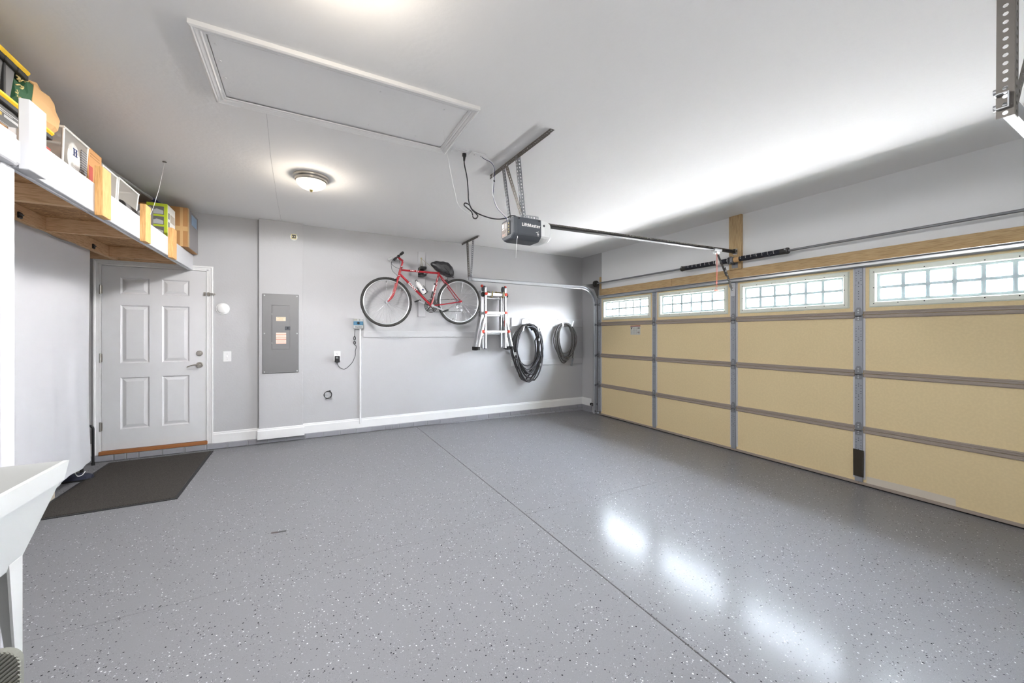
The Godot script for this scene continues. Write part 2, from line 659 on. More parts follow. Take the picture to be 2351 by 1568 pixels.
	sheet("unit_label", 96, 128, c8(150, 142, 136), [[0.05, 0.05, 0.35, 0.3, c8(222, 220, 216)], [0.05, 0.4, 0.4, 0.08, c8(220, 216, 210)], [0.55, 0.1, 0.4, 0.35, c8(176, 174, 172)], [0.08, 0.55, 0.8, 0.03, c8(90, 76, 70)], [0.08, 0.62, 0.8, 0.03, c8(90, 76, 70)], [0.08, 0.69, 0.7, 0.03, c8(90, 76, 70)], [0.08, 0.8, 0.5, 0.1, c8(186, 150, 140)]])

# ------------------------------------------------------------------ the room
func fy(x):
	return FLOOR_Y if x <= JOINT_X else lerpf(FLOOR_Y, -0.005, (x - JOINT_X) / -JOINT_X)

func make_room():
	var st
	# floor: four slabs with open and filled saw cuts between them
	var fl = structure("floor", Vector3(-3.5, 0, 3.1), "grey epoxy garage floor with white and black flakes")
	var z_cut = 3.285
	for zr in [[-0.02, z_cut - 0.0015], [z_cut + 0.0015, 6.35]]:
		st = mb()
		prism(st, [Vector2(-7.2, -0.06), Vector2(JOINT_X - 0.003, -0.06), Vector2(JOINT_X - 0.003, FLOOR_Y - 0.002), Vector2(JOINT_X - 0.005, FLOOR_Y), Vector2(-7.2, FLOOR_Y)], zr[1] - zr[0], Transform3D(Basis(), Vector3(0, 0, zr[0])))
		obj("slab", st, "floor_epoxy", fl)
		st = mb()
		prism(st, [Vector2(JOINT_X + 0.003, -0.06), Vector2(0.16, -0.06), Vector2(0.16, fy(0.16)), Vector2(JOINT_X + 0.005, FLOOR_Y), Vector2(JOINT_X + 0.003, FLOOR_Y - 0.002)], zr[1] - zr[0], Transform3D(Basis(), Vector3(0, 0, zr[0])))
		obj("slab", st, "floor_epoxy", fl)
	st = mb()
	span(st, Vector3(JOINT_X - 0.003, -0.06, -0.02), Vector3(JOINT_X + 0.003, FLOOR_Y - 0.012, 6.35))
	obj("saw_cut", st, "joint_dark", fl)
	st = mb()
	span(st, Vector3(-7.2, -0.06, z_cut - 0.0015), Vector3(JOINT_X - 0.003, FLOOR_Y - 0.001, z_cut + 0.0015))
	obj("joint_filler", st, "joint_filler", fl)
	# ceiling
	st = mb()
	span(st, Vector3(-7.3, H, -0.2), Vector3(0.2, H + 0.2, 6.4))
	var ce = shell("ceiling", st, "ceiling_white", "white painted ceiling")
	# back wall in one piece round the entry door
	var wb = structure("wall_back", Vector3(-3.5, 0, 0), "light grey painted back wall")
	st = mb()
	span(st, Vector3(-7.3, -0.06, -0.15), Vector3(-6.668, H, 0))
	span(st, Vector3(-6.668, 2.21, -0.15), Vector3(-5.704, H, 0))
	span(st, Vector3(-6.668, -0.06, -0.15), Vector3(-5.704, 0.11, 0))
	span(st, Vector3(-5.704, -0.06, -0.15), Vector3(0.2, H, 0))
	obj("wall_surface", st, "wall_grey", wb)
	st = mb()
	span(st, Vector3(-5.19, 0.11, 0), Vector3(-4.70, H, 0.072), 0.003)
	obj("chase", st, "wall_grey", wb)
	# brick plinth
	st = mb()
	span(st, Vector3(-6.98, -0.05, 0), Vector3(0.0, 0.108, 0.018))
	obj("mortar", st, "mortar_grey", wb)
	var edges = [-6.96, -6.75, -6.54, -6.44, -6.335, -6.13, -5.93, -5.724, -5.517, -5.312, -5.106, -4.898, -4.674, -4.458, -4.254, -4.049, -3.837, -3.651, -3.551, -3.447, -3.237, -3.024, -2.825, -2.614]
	while edges[-1] < -0.25:
		edges.append(edges[-1] + 0.2065)
	edges.append(0.0)
	rng.seed = 4
	for i in edges.size() - 1:
		st = mb()
		var out = 0.029 + rng.randf() * 0.004
		span(st, Vector3(edges[i] + 0.005, FLOOR_Y + 0.006, 0.006), Vector3(edges[i + 1] - 0.005, 0.104, out), 0.004)
		obj("brick", st, "brick_grey", wb)
	for i in 13:
		var x0 = -2.72 + i * 0.2065
		st = mb()
		span(st, Vector3(x0 + 0.005, -0.03, 0.006), Vector3(minf(x0 + 0.2, 0.0), FLOOR_Y - 0.004, 0.03 + rng.randf() * 0.003), 0.004)
		obj("brick", st, "brick_grey", wb)
	# baseboards
	var prof = [Vector2(0, 0), Vector2(0.016, 0), Vector2(0.016, 0.104), Vector2(0.010, 0.116), Vector2(0.010, 0.126), Vector2(0.005, 0.134), Vector2(0, 0.134)]
	var k = 0
	for r in [[-5.66, -5.19, 0.0], [-5.206, -4.684, 0.072], [-4.70, 0.0, 0.0], [-7.1, -6.71, 0.0]]:
		st = mb()
		prism(st, prof, r[1] - r[0], Transform3D(Basis(Vector3(0, 0, 1), Vector3.UP, Vector3(1, 0, 0)), Vector3(r[0], 0.106, r[2])))
		if r[2] > 0.05:
			span(st, Vector3(-5.206, 0.106, 0.0), Vector3(-5.19, 0.232, 0.072))
			span(st, Vector3(-4.70, 0.106, 0.0), Vector3(-4.684, 0.232, 0.072))
		shell(["baseboard_back", "baseboard_chase", "baseboard_right", "baseboard_corner"][k], st, "trim_white")
		k += 1
	# wall of the overhead door: grey return, white drywall, wood round the opening
	var wg = structure("wall_garage", Vector3(0, 0, 3), "wall around the overhead door")
	st = mb()
	span(st, Vector3(0, -0.06, 0), Vector3(0.15, H, 0.54))
	obj("grey_return", st, "wall_grey", wg)
	st = mb()
	span(st, Vector3(0.004, 2.232, 0.54), Vector3(0.15, H, 6.3))
	span(st, Vector3(0.004, -0.06, 5.44), Vector3(0.15, 2.232, 6.3))
	obj("white_drywall", st, "wall_white", wg)
	st = mb()
	span(st, Vector3(0, -0.04, 0.0), Vector3(-0.012, 0.105, 0.29))
	obj("mortar", st, "mortar_grey", wg)
	for i in 3:
		st = mb()
		span(st, Vector3(0, [-0.03, 0.042, 0.042][i], [0.01, 0.01, 0.19][i]), Vector3(-0.026, [0.034, 0.102, 0.102][i], [0.28, 0.18, 0.285][i]), 0.004)
		obj("brick", st, "brick_grey", wg)
	st = mb()
	prism(st, prof, 0.27, Transform3D(Basis(Vector3(-1, 0, 0), Vector3.UP, Vector3(0, 0, 1)), Vector3(0, 0.106, 0.0)))
	shell("baseboard_return", st, "trim_white")
	st = mb()
	span(st, Vector3(0.002, 2.125, 0.54), Vector3(-0.012, 2.236, 2.045), 0.002)
	obj("header_board", st, "header_wood", wg)
	st = mb()
	span(st, Vector3(0.002, 2.125, 2.049), Vector3(-0.012, 2.236, 6.1), 0.002)
	obj("header_board", st, "header_wood", wg)
	st = mb()
	span(st, Vector3(0.002, -0.03, 0.495), Vector3(-0.012, 2.46, 0.538), 0.002)
	obj("jamb_board", st, "header_wood_upright", wg)
	st = mb()
	span(st, Vector3(0.002, -0.03, 5.45), Vector3(-0.012, 2.46, 5.50), 0.002)
	obj("jamb_board", st, "header_wood_upright", wg)
	st = mb()
	span(st, Vector3(0.004, 2.225, 2.917), Vector3(-0.034, H, 3.07), 0.002)
	obj("spring_pad", st, "header_wood_upright", wg)
	# outer wall faces and the lintel over the door
	st = mb()
	span(st, Vector3(0.012, 2.10, 0.54), Vector3(0.15, 2.236, 5.46))
	obj("lintel", st, "wall_white", wg)
	for z in [0.54, 5.41]:
		st = mb()
		span(st, Vector3(0.002, -0.04, z), Vector3(0.02, 2.12, z + 0.045))
		obj("door_stop", st, "wall_white", wg)
	# walls out of the picture
	st = mb()
	span(st, Vector3(-7.25, -0.06, -0.15), Vector3(-7.1, H, 6.4))
	shell("wall_left", st, "wall_grey", "light grey wall behind the storage loft")
	st = mb()
	span(st, Vector3(-7.25, -0.06, 6.2), Vector3(0.15, H, 6.35))
	shell("wall_rear", st, "wall_white", "white wall behind the viewer")
	# driveway outside
	st = mb()
	span(st, Vector3(0.165, -0.3, -0.5), Vector3(1.0, -0.04, 6.7))
	shell("ground", st, "driveway", "pale concrete apron outside the door")

func make_entry_door():
	var d = structure("door_1", Vector3(-6.186, 0.11, 0), "white six-panel entry door under the storage loft")
	var xs = [-6.643, -6.492, -6.248, -6.137, -5.890, -5.729]
	var ys = [0.152, 0.372, 0.948, 1.108, 1.758, 1.885, 2.066, 2.19]
	var st = mb()
	for i in 5:
		for j in 7:
			if (i == 1 or i == 3) and j % 2 == 1:
				continue
			span(st, Vector3(xs[i], ys[j], -0.04), Vector3(xs[i + 1], ys[j + 1], 0.004))
	obj("door_slab", st, "door_white", d)
	for i in [1, 3]:
		for j in [1, 3, 5]:
			st = mb()
			var loops = [[0.0, 0.004], [0.003, -0.001], [0.012, -0.009], [0.018, -0.009], [0.048, 0.001], [0.050, 0.001]]
			for q in loops.size() - 1:
				var a: float = loops[q][0]
				var b: float = loops[q + 1][0]
				var za: float = loops[q][1]
				var zb: float = loops[q + 1][1]
				var pa = [Vector3(xs[i] + a, ys[j] + a, za), Vector3(xs[i + 1] - a, ys[j] + a, za), Vector3(xs[i + 1] - a, ys[j + 1] - a, za), Vector3(xs[i] + a, ys[j + 1] - a, za)]
				var pb = [Vector3(xs[i] + b, ys[j] + b, zb), Vector3(xs[i + 1] - b, ys[j] + b, zb), Vector3(xs[i + 1] - b, ys[j + 1] - b, zb), Vector3(xs[i] + b, ys[j + 1] - b, zb)]
				for e in 4:
					quad(st, pa[e], pa[(e + 1) % 4], pb[(e + 1) % 4], pb[e])
			span(st, Vector3(xs[i] + 0.05, ys[j] + 0.05, -0.03), Vector3(xs[i + 1] - 0.05, ys[j + 1] - 0.05, 0.001))
			span(st, Vector3(xs[i], ys[j], -0.035), Vector3(xs[i + 1], ys[j + 1], -0.012))
			obj("door_panel", st, "door_white", d)
	# frame and casing
	st = mb()
	span(st, Vector3(-6.668, 0.11, -0.12), Vector3(-6.647, 2.21, 0.012))
	span(st, Vector3(-5.725, 0.11, -0.12), Vector3(-5.704, 2.21, 0.012))
	span(st, Vector3(-6.668, 2.194, -0.12), Vector3(-5.704, 2.21, 0.012))
	span(st, Vector3(-6.667, 0.12, -0.149), Vector3(-5.705, 2.209, -0.045))
	obj("jamb", st, "trim_white", d)
	var cp = [Vector2(0, 0), Vector2(0.058, 0), Vector2(0.058, 0.019), Vector2(0.048, 0.021), Vector2(0.040, 0.018), Vector2(0.036, 0.013), Vector2(0.020, 0.012), Vector2(0.016, 0.008), Vector2(0.006, 0.008), Vector2(0, 0.005)]
	st = mb()
	prism(st, cp, 2.135, Transform3D(Basis(Vector3(-1, 0, 0), Vector3(0, 0, 1), Vector3(0, 1, 0)), Vector3(-6.650, 0.11, 0)))
	obj("casing", st, "trim_white", d)
	st = mb()
	prism(st, cp, 2.135, Transform3D(Basis(Vector3(1, 0, 0), Vector3(0, 0, 1), Vector3(0, 1, 0)), Vector3(-5.719, 0.11, 0)))
	obj("casing", st, "trim_white", d)
	st = mb()
	prism(st, cp, 1.047, Transform3D(Basis(Vector3(0, 1, 0), Vector3(0, 0, 1), Vector3(1, 0, 0)), Vector3(-6.708, 2.193, 0.0005)))
	obj("casing", st, "trim_white", d)
	st = mb()
	span(st, Vector3(-6.66, 0.108, -0.1), Vector3(-5.715, 0.148, 0.034), 0.004)
	obj("threshold", st, "threshold_wood", d, "brown wooden threshold")
	for y in [1.924, 1.172, 0.419]:
		st = mb()
		rod(st, Vector3(-6.651, y - 0.045, 0.014), Vector3(-6.651, y + 0.045, 0.014), 0.007)
		span(st, Vector3(-6.652, y - 0.044, 0.004), Vector3(-6.636, y + 0.044, 0.0065))
		for s in [-1, 1]:
			disc(st, Vector3(-6.651, y + 0.045 * s, 0.014), Vector3(0, s, 0), 0.008, 0.006, 10, 0.002)
		obj("hinge", st, "nickel", d)
	st = mb()
	disc(st, Vector3(-5.793, 1.205, 0.004), Vector3(0, 0, 1), 0.032, 0.016, 24, 0.006)
	disc(st, Vector3(-5.793, 1.205, 0.020), Vector3(0, 0, 1), 0.019, 0.010, 20, 0.003)
	box(st, Vector3(-5.793, 1.205, 0.031), Vector3(0.003, 0.014, 0.002))
	obj("deadbolt", st, "nickel", d)
	st = mb()
	disc(st, Vector3(-5.793, 1.065, 0.004), Vector3(0, 0, 1), 0.034, 0.014, 24, 0.006)
	rod(st, Vector3(-5.793, 1.065, 0.016), Vector3(-5.793, 1.065, 0.055), 0.011, 14)
	disc(st, Vector3(-5.793, 1.065, 0.052), Vector3(0, 0, 1), 0.018, 0.012, 18, 0.004)
	tube(st, spline([Vector3(-5.793, 1.066, 0.056), Vector3(-5.83, 1.068, 0.057), Vector3(-5.865, 1.062, 0.055), Vector3(-5.893, 1.050, 0.052), Vector3(-5.905, 1.046, 0.050)], 4), [0.010, 0.010, 0.009, 0.009, 0.008, 0.008, 0.007, 0.007, 0.007, 0.006, 0.006, 0.006, 0.006, 0.006, 0.006, 0.005, 0.004], 10)
	obj("lever_handle", st, "nickel", d)
	st = mb()
	box(st, Vector3(-5.744, 1.917, 0.007), Vector3(0.022, 0.045, 0.006), 0.002)
	rod(st, Vector3(-5.744, 1.917, 0.01), Vector3(-5.738, 1.917, 0.030), 0.005)
	disc(st, Vector3(-5.738, 1.917, 0.030), Vector3(0, 0, 1), 0.009, 0.008, 12, 0.003)
	box(st, Vector3(-5.703, 1.917, 0.020), Vector3(0.026, 0.045, 0.016), 0.003)
	tube(st, [Vector3(-5.70, 1.924, 0.034), Vector3(-5.645, 1.924, 0.038), Vector3(-5.638, 1.920, 0.038), Vector3(-5.638, 1.914, 0.038), Vector3(-5.645, 1.910, 0.038), Vector3(-5.70, 1.910, 0.034)], 0.004, 8)
	obj("swing_guard", st, "nickel", d)

# ------------------------------------------------------------------ overhead door
func make_garage_door():
	var d = structure("door_2", Vector3(-0.05, 0, 2.99), "cream sectional overhead garage door with a row of grid windows")
	var ys = [0.03, 0.53, 1.06, 1.615, 2.118]
	var z0 = 0.552
	var st
	for c in 4:
		var za = z0 + c * 1.219
		var zb = za + 1.219
		for r in 4:
			st = mb()
			if r < 3:
				span(st, Vector3(-0.045, ys[r], za), Vector3(-0.004, ys[r + 1], zb))
			else:
				span(st, Vector3(-0.045, ys[3], za), Vector3(-0.004, 1.69, zb))
				span(st, Vector3(-0.045, 2.035, za), Vector3(-0.004, ys[4], zb))
				span(st, Vector3(-0.045, 1.69, za), Vector3(-0.004, 2.035, za + 0.09))
				span(st, Vector3(-0.045, 1.69, zb - 0.09), Vector3(-0.004, 2.035, zb))
			obj("door_panel", st, "panel_cream", d)
		# lips of the sections at each joint
		for r in range(1, 4):
			for s in [-1, 1]:
				st = mb()
				var y: float = ys[r] + s * 0.017
				span(st, Vector3(-0.055, y - 0.0155, za + 0.034), Vector3(-0.044, y + 0.0155, zb - 0.034), 0.003)
				span(st, Vector3(-0.059, y - 0.004 + s * 0.006, za + 0.034), Vector3(-0.05, y + 0.004 + s * 0.006, zb - 0.034), 0.002)
				obj("section_lip", st, "rail_taupe", d)
		st = mb()
		span(st, Vector3(-0.056, 0.008, za + 0.001), Vector3(-0.03, 0.034, zb - 0.001), 0.002)
		obj("bottom_rail", st, "rail_taupe", d)
		make_window(d, za + 0.0745, zb - 0.0745)
	st = mb()
	tube(st, [Vector3(-0.03, 0.006, z0), Vector3(-0.03, 0.006, z0 + 4.876)], 0.012, 8)
	obj("bottom_seal", st, "rubber", d)
	# stiles, one for each section, with punched holes and hinges
	for c in 5:
		var z = z0 + c * 1.219
		var hw = 0.030
		for r in 4:
			st = mb()
			span(st, Vector3(-0.0625, ys[r] + 0.003, z - hw), Vector3(-0.044, ys[r + 1] - 0.003, z + hw), 0.003)
			var sti = obj("stile", st, "stile_grey", d)
			st = mb()
			for s in [-1, 1]:
				span(st, Vector3(-0.050, ys[r] + 0.032, z + s * hw), Vector3(-0.044, ys[r + 1] - 0.032, z + s * (hw + 0.016)))
			obj("liner", st, "liner_white", sti)
			st = mb()
			var mid: float = (ys[r] + ys[r + 1]) * 0.5
			for q in [[0, 0.165], [0, 0.145], [-0.018, 0.15], [0.018, 0.15], [-0.018, 0.125], [0.018, 0.125], [0, 0.06], [0, 0.045], [-0.02, 0.035], [0.02, 0.035], [0, 0.02], [0, -0.03], [0, -0.05], [0, -0.075], [0, -0.10]]:
				disc(st, Vector3(-0.0622, mid + q[1], z + q[0]), Vector3(-1, 0, 0), 0.0035, 0.0006, 6)
			for q in [[-0.018, 0.095], [0.018, 0.095], [-0.018, 0.075], [0.018, 0.075]]:
				box(st, Vector3(-0.0625, mid + q[1], z + q[0]), Vector3(0.0008, 0.003, 0.012))
			var hs = obj("punched_holes", st, "hole_dark", sti)
			hs.set_meta("kind", "stuff")
		for r in range(1, 4):
			st = mb()
			var y: float = ys[r]
			prism(st, [Vector2(-0.024, -0.055), Vector2(0.024, -0.055), Vector2(0.026, 0.0), Vector2(0.022, 0.05), Vector2(0.012, 0.07), Vector2(-0.012, 0.07), Vector2(-0.022, 0.05), Vector2(-0.026, 0.0)], 0.003, Transform3D(Basis(Vector3(0, 0, 1), Vector3(0, 1, 0), Vector3(-1, 0, 0)), Vector3(-0.0625, y, z)))
			rod(st, Vector3(-0.068, y - 0.004, z - 0.027), Vector3(-0.068, y - 0.004, z + 0.027), 0.006, 8)
			var hg = obj("hinge", st, "galvanised_dull", d)
			each("bolt", "galvanised", hg, [-0.040, -0.022, 0.022, 0.045], func(s_, q): disc(s_, Vector3(-0.0655, y + q, z), Vector3(-1, 0, 0), 0.007, 0.004, 10, 0.0015))
			st = mb()
			span(st, Vector3(-0.067, y - 0.016, z - 0.024), Vector3(-0.0655, y - 0.010, z + 0.024))
			obj("gap", st, "hole_dark", hg)
	# stiffening strut along the top
	st = mb()
	prism(st, [Vector2(0.047, 2.062), Vector2(0.060, 2.062), Vector2(0.066, 2.070), Vector2(0.122, 2.070), Vector2(0.128, 2.066), Vector2(0.131, 2.070), Vector2(0.131, 2.078), Vector2(0.122, 2.074), Vector2(0.070, 2.074), Vector2(0.070, 2.104), Vector2(0.122, 2.106), Vector2(0.122, 2.110), Vector2(0.047, 2.110)], 4.90, Transform3D(Basis(Vector3(-1, 0, 0), Vector3(0, 1, 0), Vector3(0, 0, 1)), Vector3(0, 0, z0 - 0.012)))
	obj("top_strut", st, "galvanised", d)
	# bracket that takes the opener arm
	st = mb()
	span(st, Vector3(-0.072, 1.90, 2.962), Vector3(-0.0625, 2.06, 3.018), 0.002)
	span(st, Vector3(-0.12, 2.005, 2.975), Vector3(-0.07, 2.045, 2.981))
	span(st, Vector3(-0.12, 2.005, 2.999), Vector3(-0.07, 2.045, 3.005))
	rod(st, Vector3(-0.108, 2.025, 2.965), Vector3(-0.108, 2.025, 3.015), 0.005, 8)
	obj("arm_bracket", st, "galvanised", d)
	# warning label, paper strip and black patch
	st = mb()
	quad(st, Vector3(-0.0456, 1.425, 1.281), Vector3(-0.0456, 1.425, 1.487), Vector3(-0.0456, 1.572, 1.487), Vector3(-0.0456, 1.572, 1.281), Vector3(-1, 0, 0))
	span(st, Vector3(-0.0455, 1.425, 1.281), Vector3(-0.0449, 1.572, 1.487))
	obj("warning_label", st, "warning_print", d, "printed warning label with a red header bar")
	st = mb()
	prism(st, [Vector2(4.262, 0.034), Vector2(4.83, 0.036), Vector2(4.828, 0.094), Vector2(4.6, 0.099), Vector2(4.262, 0.096)], 0.001, Transform3D(Basis(Vector3(0, 0, 1), Vector3(0, 1, 0), Vector3(-1, 0, 0)), Vector3(-0.0452, 0, 0)))
	obj("paper_strip", st, "patch_paper", d, "pale strip of tape along the bottom of the panel")
	st = mb()
	prism(st, [Vector2(4.172, 0.085), Vector2(4.247, 0.083), Vector2(4.249, 0.334), Vector2(4.170, 0.338)], 0.008, Transform3D(Basis(Vector3(0, 0, 1), Vector3(0, 1, 0), Vector3(-1, 0, 0)), Vector3(-0.063, 0, 0)))
	obj("bumper_pad", st, "patch_black", d, "black foam pad stuck on the stile")
	# rollers at the left edge
	for y in [0.06, 0.53, 1.06, 1.615, 1.97]:
		st = mb()
		rod(st, Vector3(-0.084, y - 0.01, 0.575), Vector3(-0.084, y - 0.01, 0.455), 0.0055, 8)
		disc(st, Vector3(-0.084, y - 0.01, 0.452), Vector3(0, 0, 1), 0.021, 0.014, 14, 0.004)
		box(st, Vector3(-0.071, y - 0.01, 0.568), Vector3(0.026, 0.05, 0.03), 0.003)
		obj("roller", st, "galvanised_dull", d)

func make_window(d, za, zb):
	var st = mb()
	var y0 = 1.683
	var y1 = 2.042
	# outer flange, raised frame and inner lip
	for q in [[0.0, 0.008, -0.050], [0.007, 0.046, -0.060], [0.044, 0.050, -0.056]]:
		var a: float = q[0]
		var b: float = q[1]
		span(st, Vector3(q[2], y0 + a, za + a), Vector3(-0.02, y0 + b, zb - a), 0.002)
		span(st, Vector3(q[2], y1 - b, za + a), Vector3(-0.02, y1 - a, zb - a), 0.002)
		span(st, Vector3(q[2], y0 + b, za + a), Vector3(-0.02, y1 - b, za + b), 0.002)
		span(st, Vector3(q[2], y0 + b, zb - b), Vector3(-0.02, y1 - b, zb - a), 0.002)
	var w = obj("window_frame", st, "frame_cream", d)
	st = mb()
	for i in 7:
		for y in [y0 + 0.034, y1 - 0.034]:
			disc(st, Vector3(-0.060, y, lerpf(za + 0.036, zb - 0.036, i / 6.0)), Vector3(-1, 0, 0), 0.0042, 0.002, 8)
	for z in [za + 0.036, zb - 0.036]:
		disc(st, Vector3(-0.060, (y0 + y1) * 0.5, z), Vector3(-1, 0, 0), 0.0042, 0.002, 8)
	var sc = obj("screws", st, "hole_dark", w)
	sc.set_meta("kind", "stuff")
	st = mb()
	span(st, Vector3(-0.030, y0 + 0.045, za + 0.045), Vector3(-0.027, y1 - 0.045, zb - 0.045))
	obj("pane", st, "glass", w)
	# grid behind the glass
	var gy0 = y0 + 0.076
	var gy1 = y1 - 0.071
	var gz0 = za + 0.073
	var gz1 = zb - 0.073
	st = mb()
	span(st, Vector3(-0.026, y0 + 0.045, za + 0.045), Vector3(-0.003, gy0, zb - 0.045))
	span(st, Vector3(-0.026, gy1, za + 0.045), Vector3(-0.003, y1 - 0.045, zb - 0.045))
	span(st, Vector3(-0.026, gy0, za + 0.045), Vector3(-0.003, gy1, gz0))
	span(st, Vector3(-0.026, gy0, gz1), Vector3(-0.003, gy1, zb - 0.045))
	obj("grid_border", st, "muntin_grey", w)
	for i in range(1, 6):
		var z = lerpf(gz0, gz1, i / 6.0)
		st = mb()
		span(st, Vector3(-0.0265, gy0, z - 0.0145), Vector3(-0.0225, gy1, z + 0.0145), 0.001)
		obj("muntin", st, "muntin_grey", w)
	st = mb()
	span(st, Vector3(-0.0262, (gy0 + gy1) * 0.5 - 0.0135, gz0), Vector3(-0.0222, (gy0 + gy1) * 0.5 + 0.0135, gz1), 0.001)
	obj("muntin", st, "muntin_grey", w)

func track_profile():
	# thin channel, open to +side
	var w = 0.028
	var dp = 0.03
	var t = 0.0035
	return [Vector2(-w, 0), Vector2(w, 0), Vector2(w, dp), Vector2(w - 0.006, dp + 0.004), Vector2(w - 0.008, dp), Vector2(w - t, dp - 0.002), Vector2(w - t, t), Vector2(-w + t, t), Vector2(-w + t, dp - 0.002), Vector2(-w + 0.008, dp), Vector2(-w + 0.006, dp + 0.004), Vector2(-w, dp)]

func make_tracks():
	for s in [0, 1]:
		var z: float = [0.445, 5.518][s]
		var side: Vector3 = [Vector3(0, 0, 1), Vector3(0, 0, -1)][s]
		var t = thing("door_track", ["galvanised roller track curving from the floor along the grey back wall side", "galvanised track end hanging from punched steel at the top right"][s], "track", Vector3(-0.084, 0, z))
		var pts = [Vector3(-0.084, 0.012, z), Vector3(-0.084, 0.9, z)]
		for i in 13:
			var a = PI / 2 * i / 12.0
			pts.append(Vector3(-0.084 - 0.31 * (1.0 - cos(a)), 1.945 + 0.31 * sin(a), z))
		pts.append(Vector3(-1.4, 2.258, z))
		pts.append(Vector3(-2.53, 2.262, z))
		var st = mb()
		sweep(st, track_profile(), pts, side)
		obj("channel", st, "galvanised", t)
		# flag bracket and angle that carry the upright part
		st = mb()
		span(st, Vector3(-0.012, 0.02, z + side.z * 0.052), Vector3(-0.016, 2.05, z + side.z * 0.092))
		span(st, Vector3(-0.014, 0.02, z + side.z * 0.052), Vector3(-0.058, 2.05, z + side.z * 0.055))
		obj("track_angle", st, "galvanised_dull", t)
		st = mb()
		prism(st, [Vector2(0.012, 2.05), Vector2(0.11, 2.24), Vector2(0.36, 2.29), Vector2(0.36, 2.302), Vector2(0.05, 2.345), Vector2(0.012, 2.345)], 0.003, Transform3D(Basis(Vector3(-1, 0, 0), Vector3(0, 1, 0), side), Vector3(0, 0, z + side.z * 0.02)))
		obj("flag_bracket", st, "galvanised_dull", t)
		for y in [0.18, 0.53, 1.06, 1.6]:
			st = mb()
			span(st, Vector3(-0.058, y - 0.02, z + side.z * 0.004), Vector3(-0.054, y + 0.02, z + side.z * 0.056))
			disc(st, Vector3(-0.06, y, z + side.z * 0.03), Vector3(-1, 0, 0), 0.008, 0.006, 8)
			obj("clip", st, "galvanised_dull", t)
		# punched steel that hangs the end from the ceiling
		st = mb()
		if s == 0:
			angle_iron(st, Vector3(-2.46, H - 0.001, 0.03), Vector3(-2.43, H - 0.001, 0.61), Vector3(1, 0, 0), Vector3(0, -1, 0))
		else:
			angle_iron(st, Vector3(-2.48, H - 0.001, 5.50), Vector3(-2.48, H - 0.001, 6.15), Vector3(1, 0, 0), Vector3(0, -1, 0))
		obj("ceiling_angle", st, "angle_steel", t)
		st = mb()
		if s == 0:
			angle_iron(st, Vector3(-2.49, H - 0.03, 0.30), Vector3(-2.515, 2.245, 0.435), Vector3(1, 0, 0), Vector3(0, 0, 1), 0.034)
		else:
			angle_iron(st, Vector3(-2.50, H - 0.004, 5.528), Vector3(-2.515, 2.205, 5.528), Vector3(1, 0, 0), Vector3(0, 0, -1), 0.042, 0.03)
		obj("hanger", st, "angle_steel", t)
		st = mb()
		if s == 0:
			holed(st, Vector3(-2.43, H - 0.03, 0.43), Vector3(-2.475, 2.245, 0.44), Vector3(1, 0, 0), 0.03, 0.03)
		else:
			holed(st, Vector3(-2.03, H - 0.02, 5.525), Vector3(-2.485, 2.25, 5.525), Vector3(1, 0, 0), 0.042, 0.03)
		obj("brace", st, "angle_steel" if s else "galvanised_dull", t)
		each("bolt", "galvanised", t, [Vector3(-2.47, 2.262, z), Vector3(-2.47, 2.32, z)], func(s_, q): disc(s_, q, side, 0.011, 0.046, 6))
	# end plate of the right-hand track: a bent tab
	# photo-eye and its bracket at the foot of the left track
	var e = thing("safety_sensor", "small black safety sensor on a bracket at the foot of the track", "sensor", Vector3(-0.03, 0.14, 0.34))
	var st2 = mb()
	box(st2, Vector3(-0.05, 0.155, 0.35), Vector3(0.05, 0.045, 0.09), 0.006)
	obj("housing", st2, "black_plastic", e)
	st2 = mb()
	disc(st2, Vector3(-0.076, 0.155, 0.37), Vector3(-1, 0, 0), 0.008, 0.003, 12)
	obj("lens", st2, "white_plastic", e)
	st2 = mb()
	box(st2, Vector3(-0.05, 0.14, 0.415), Vector3(0.012, 0.03, 0.06), 0.002)
	obj("bracket", st2, "black_plastic", e)

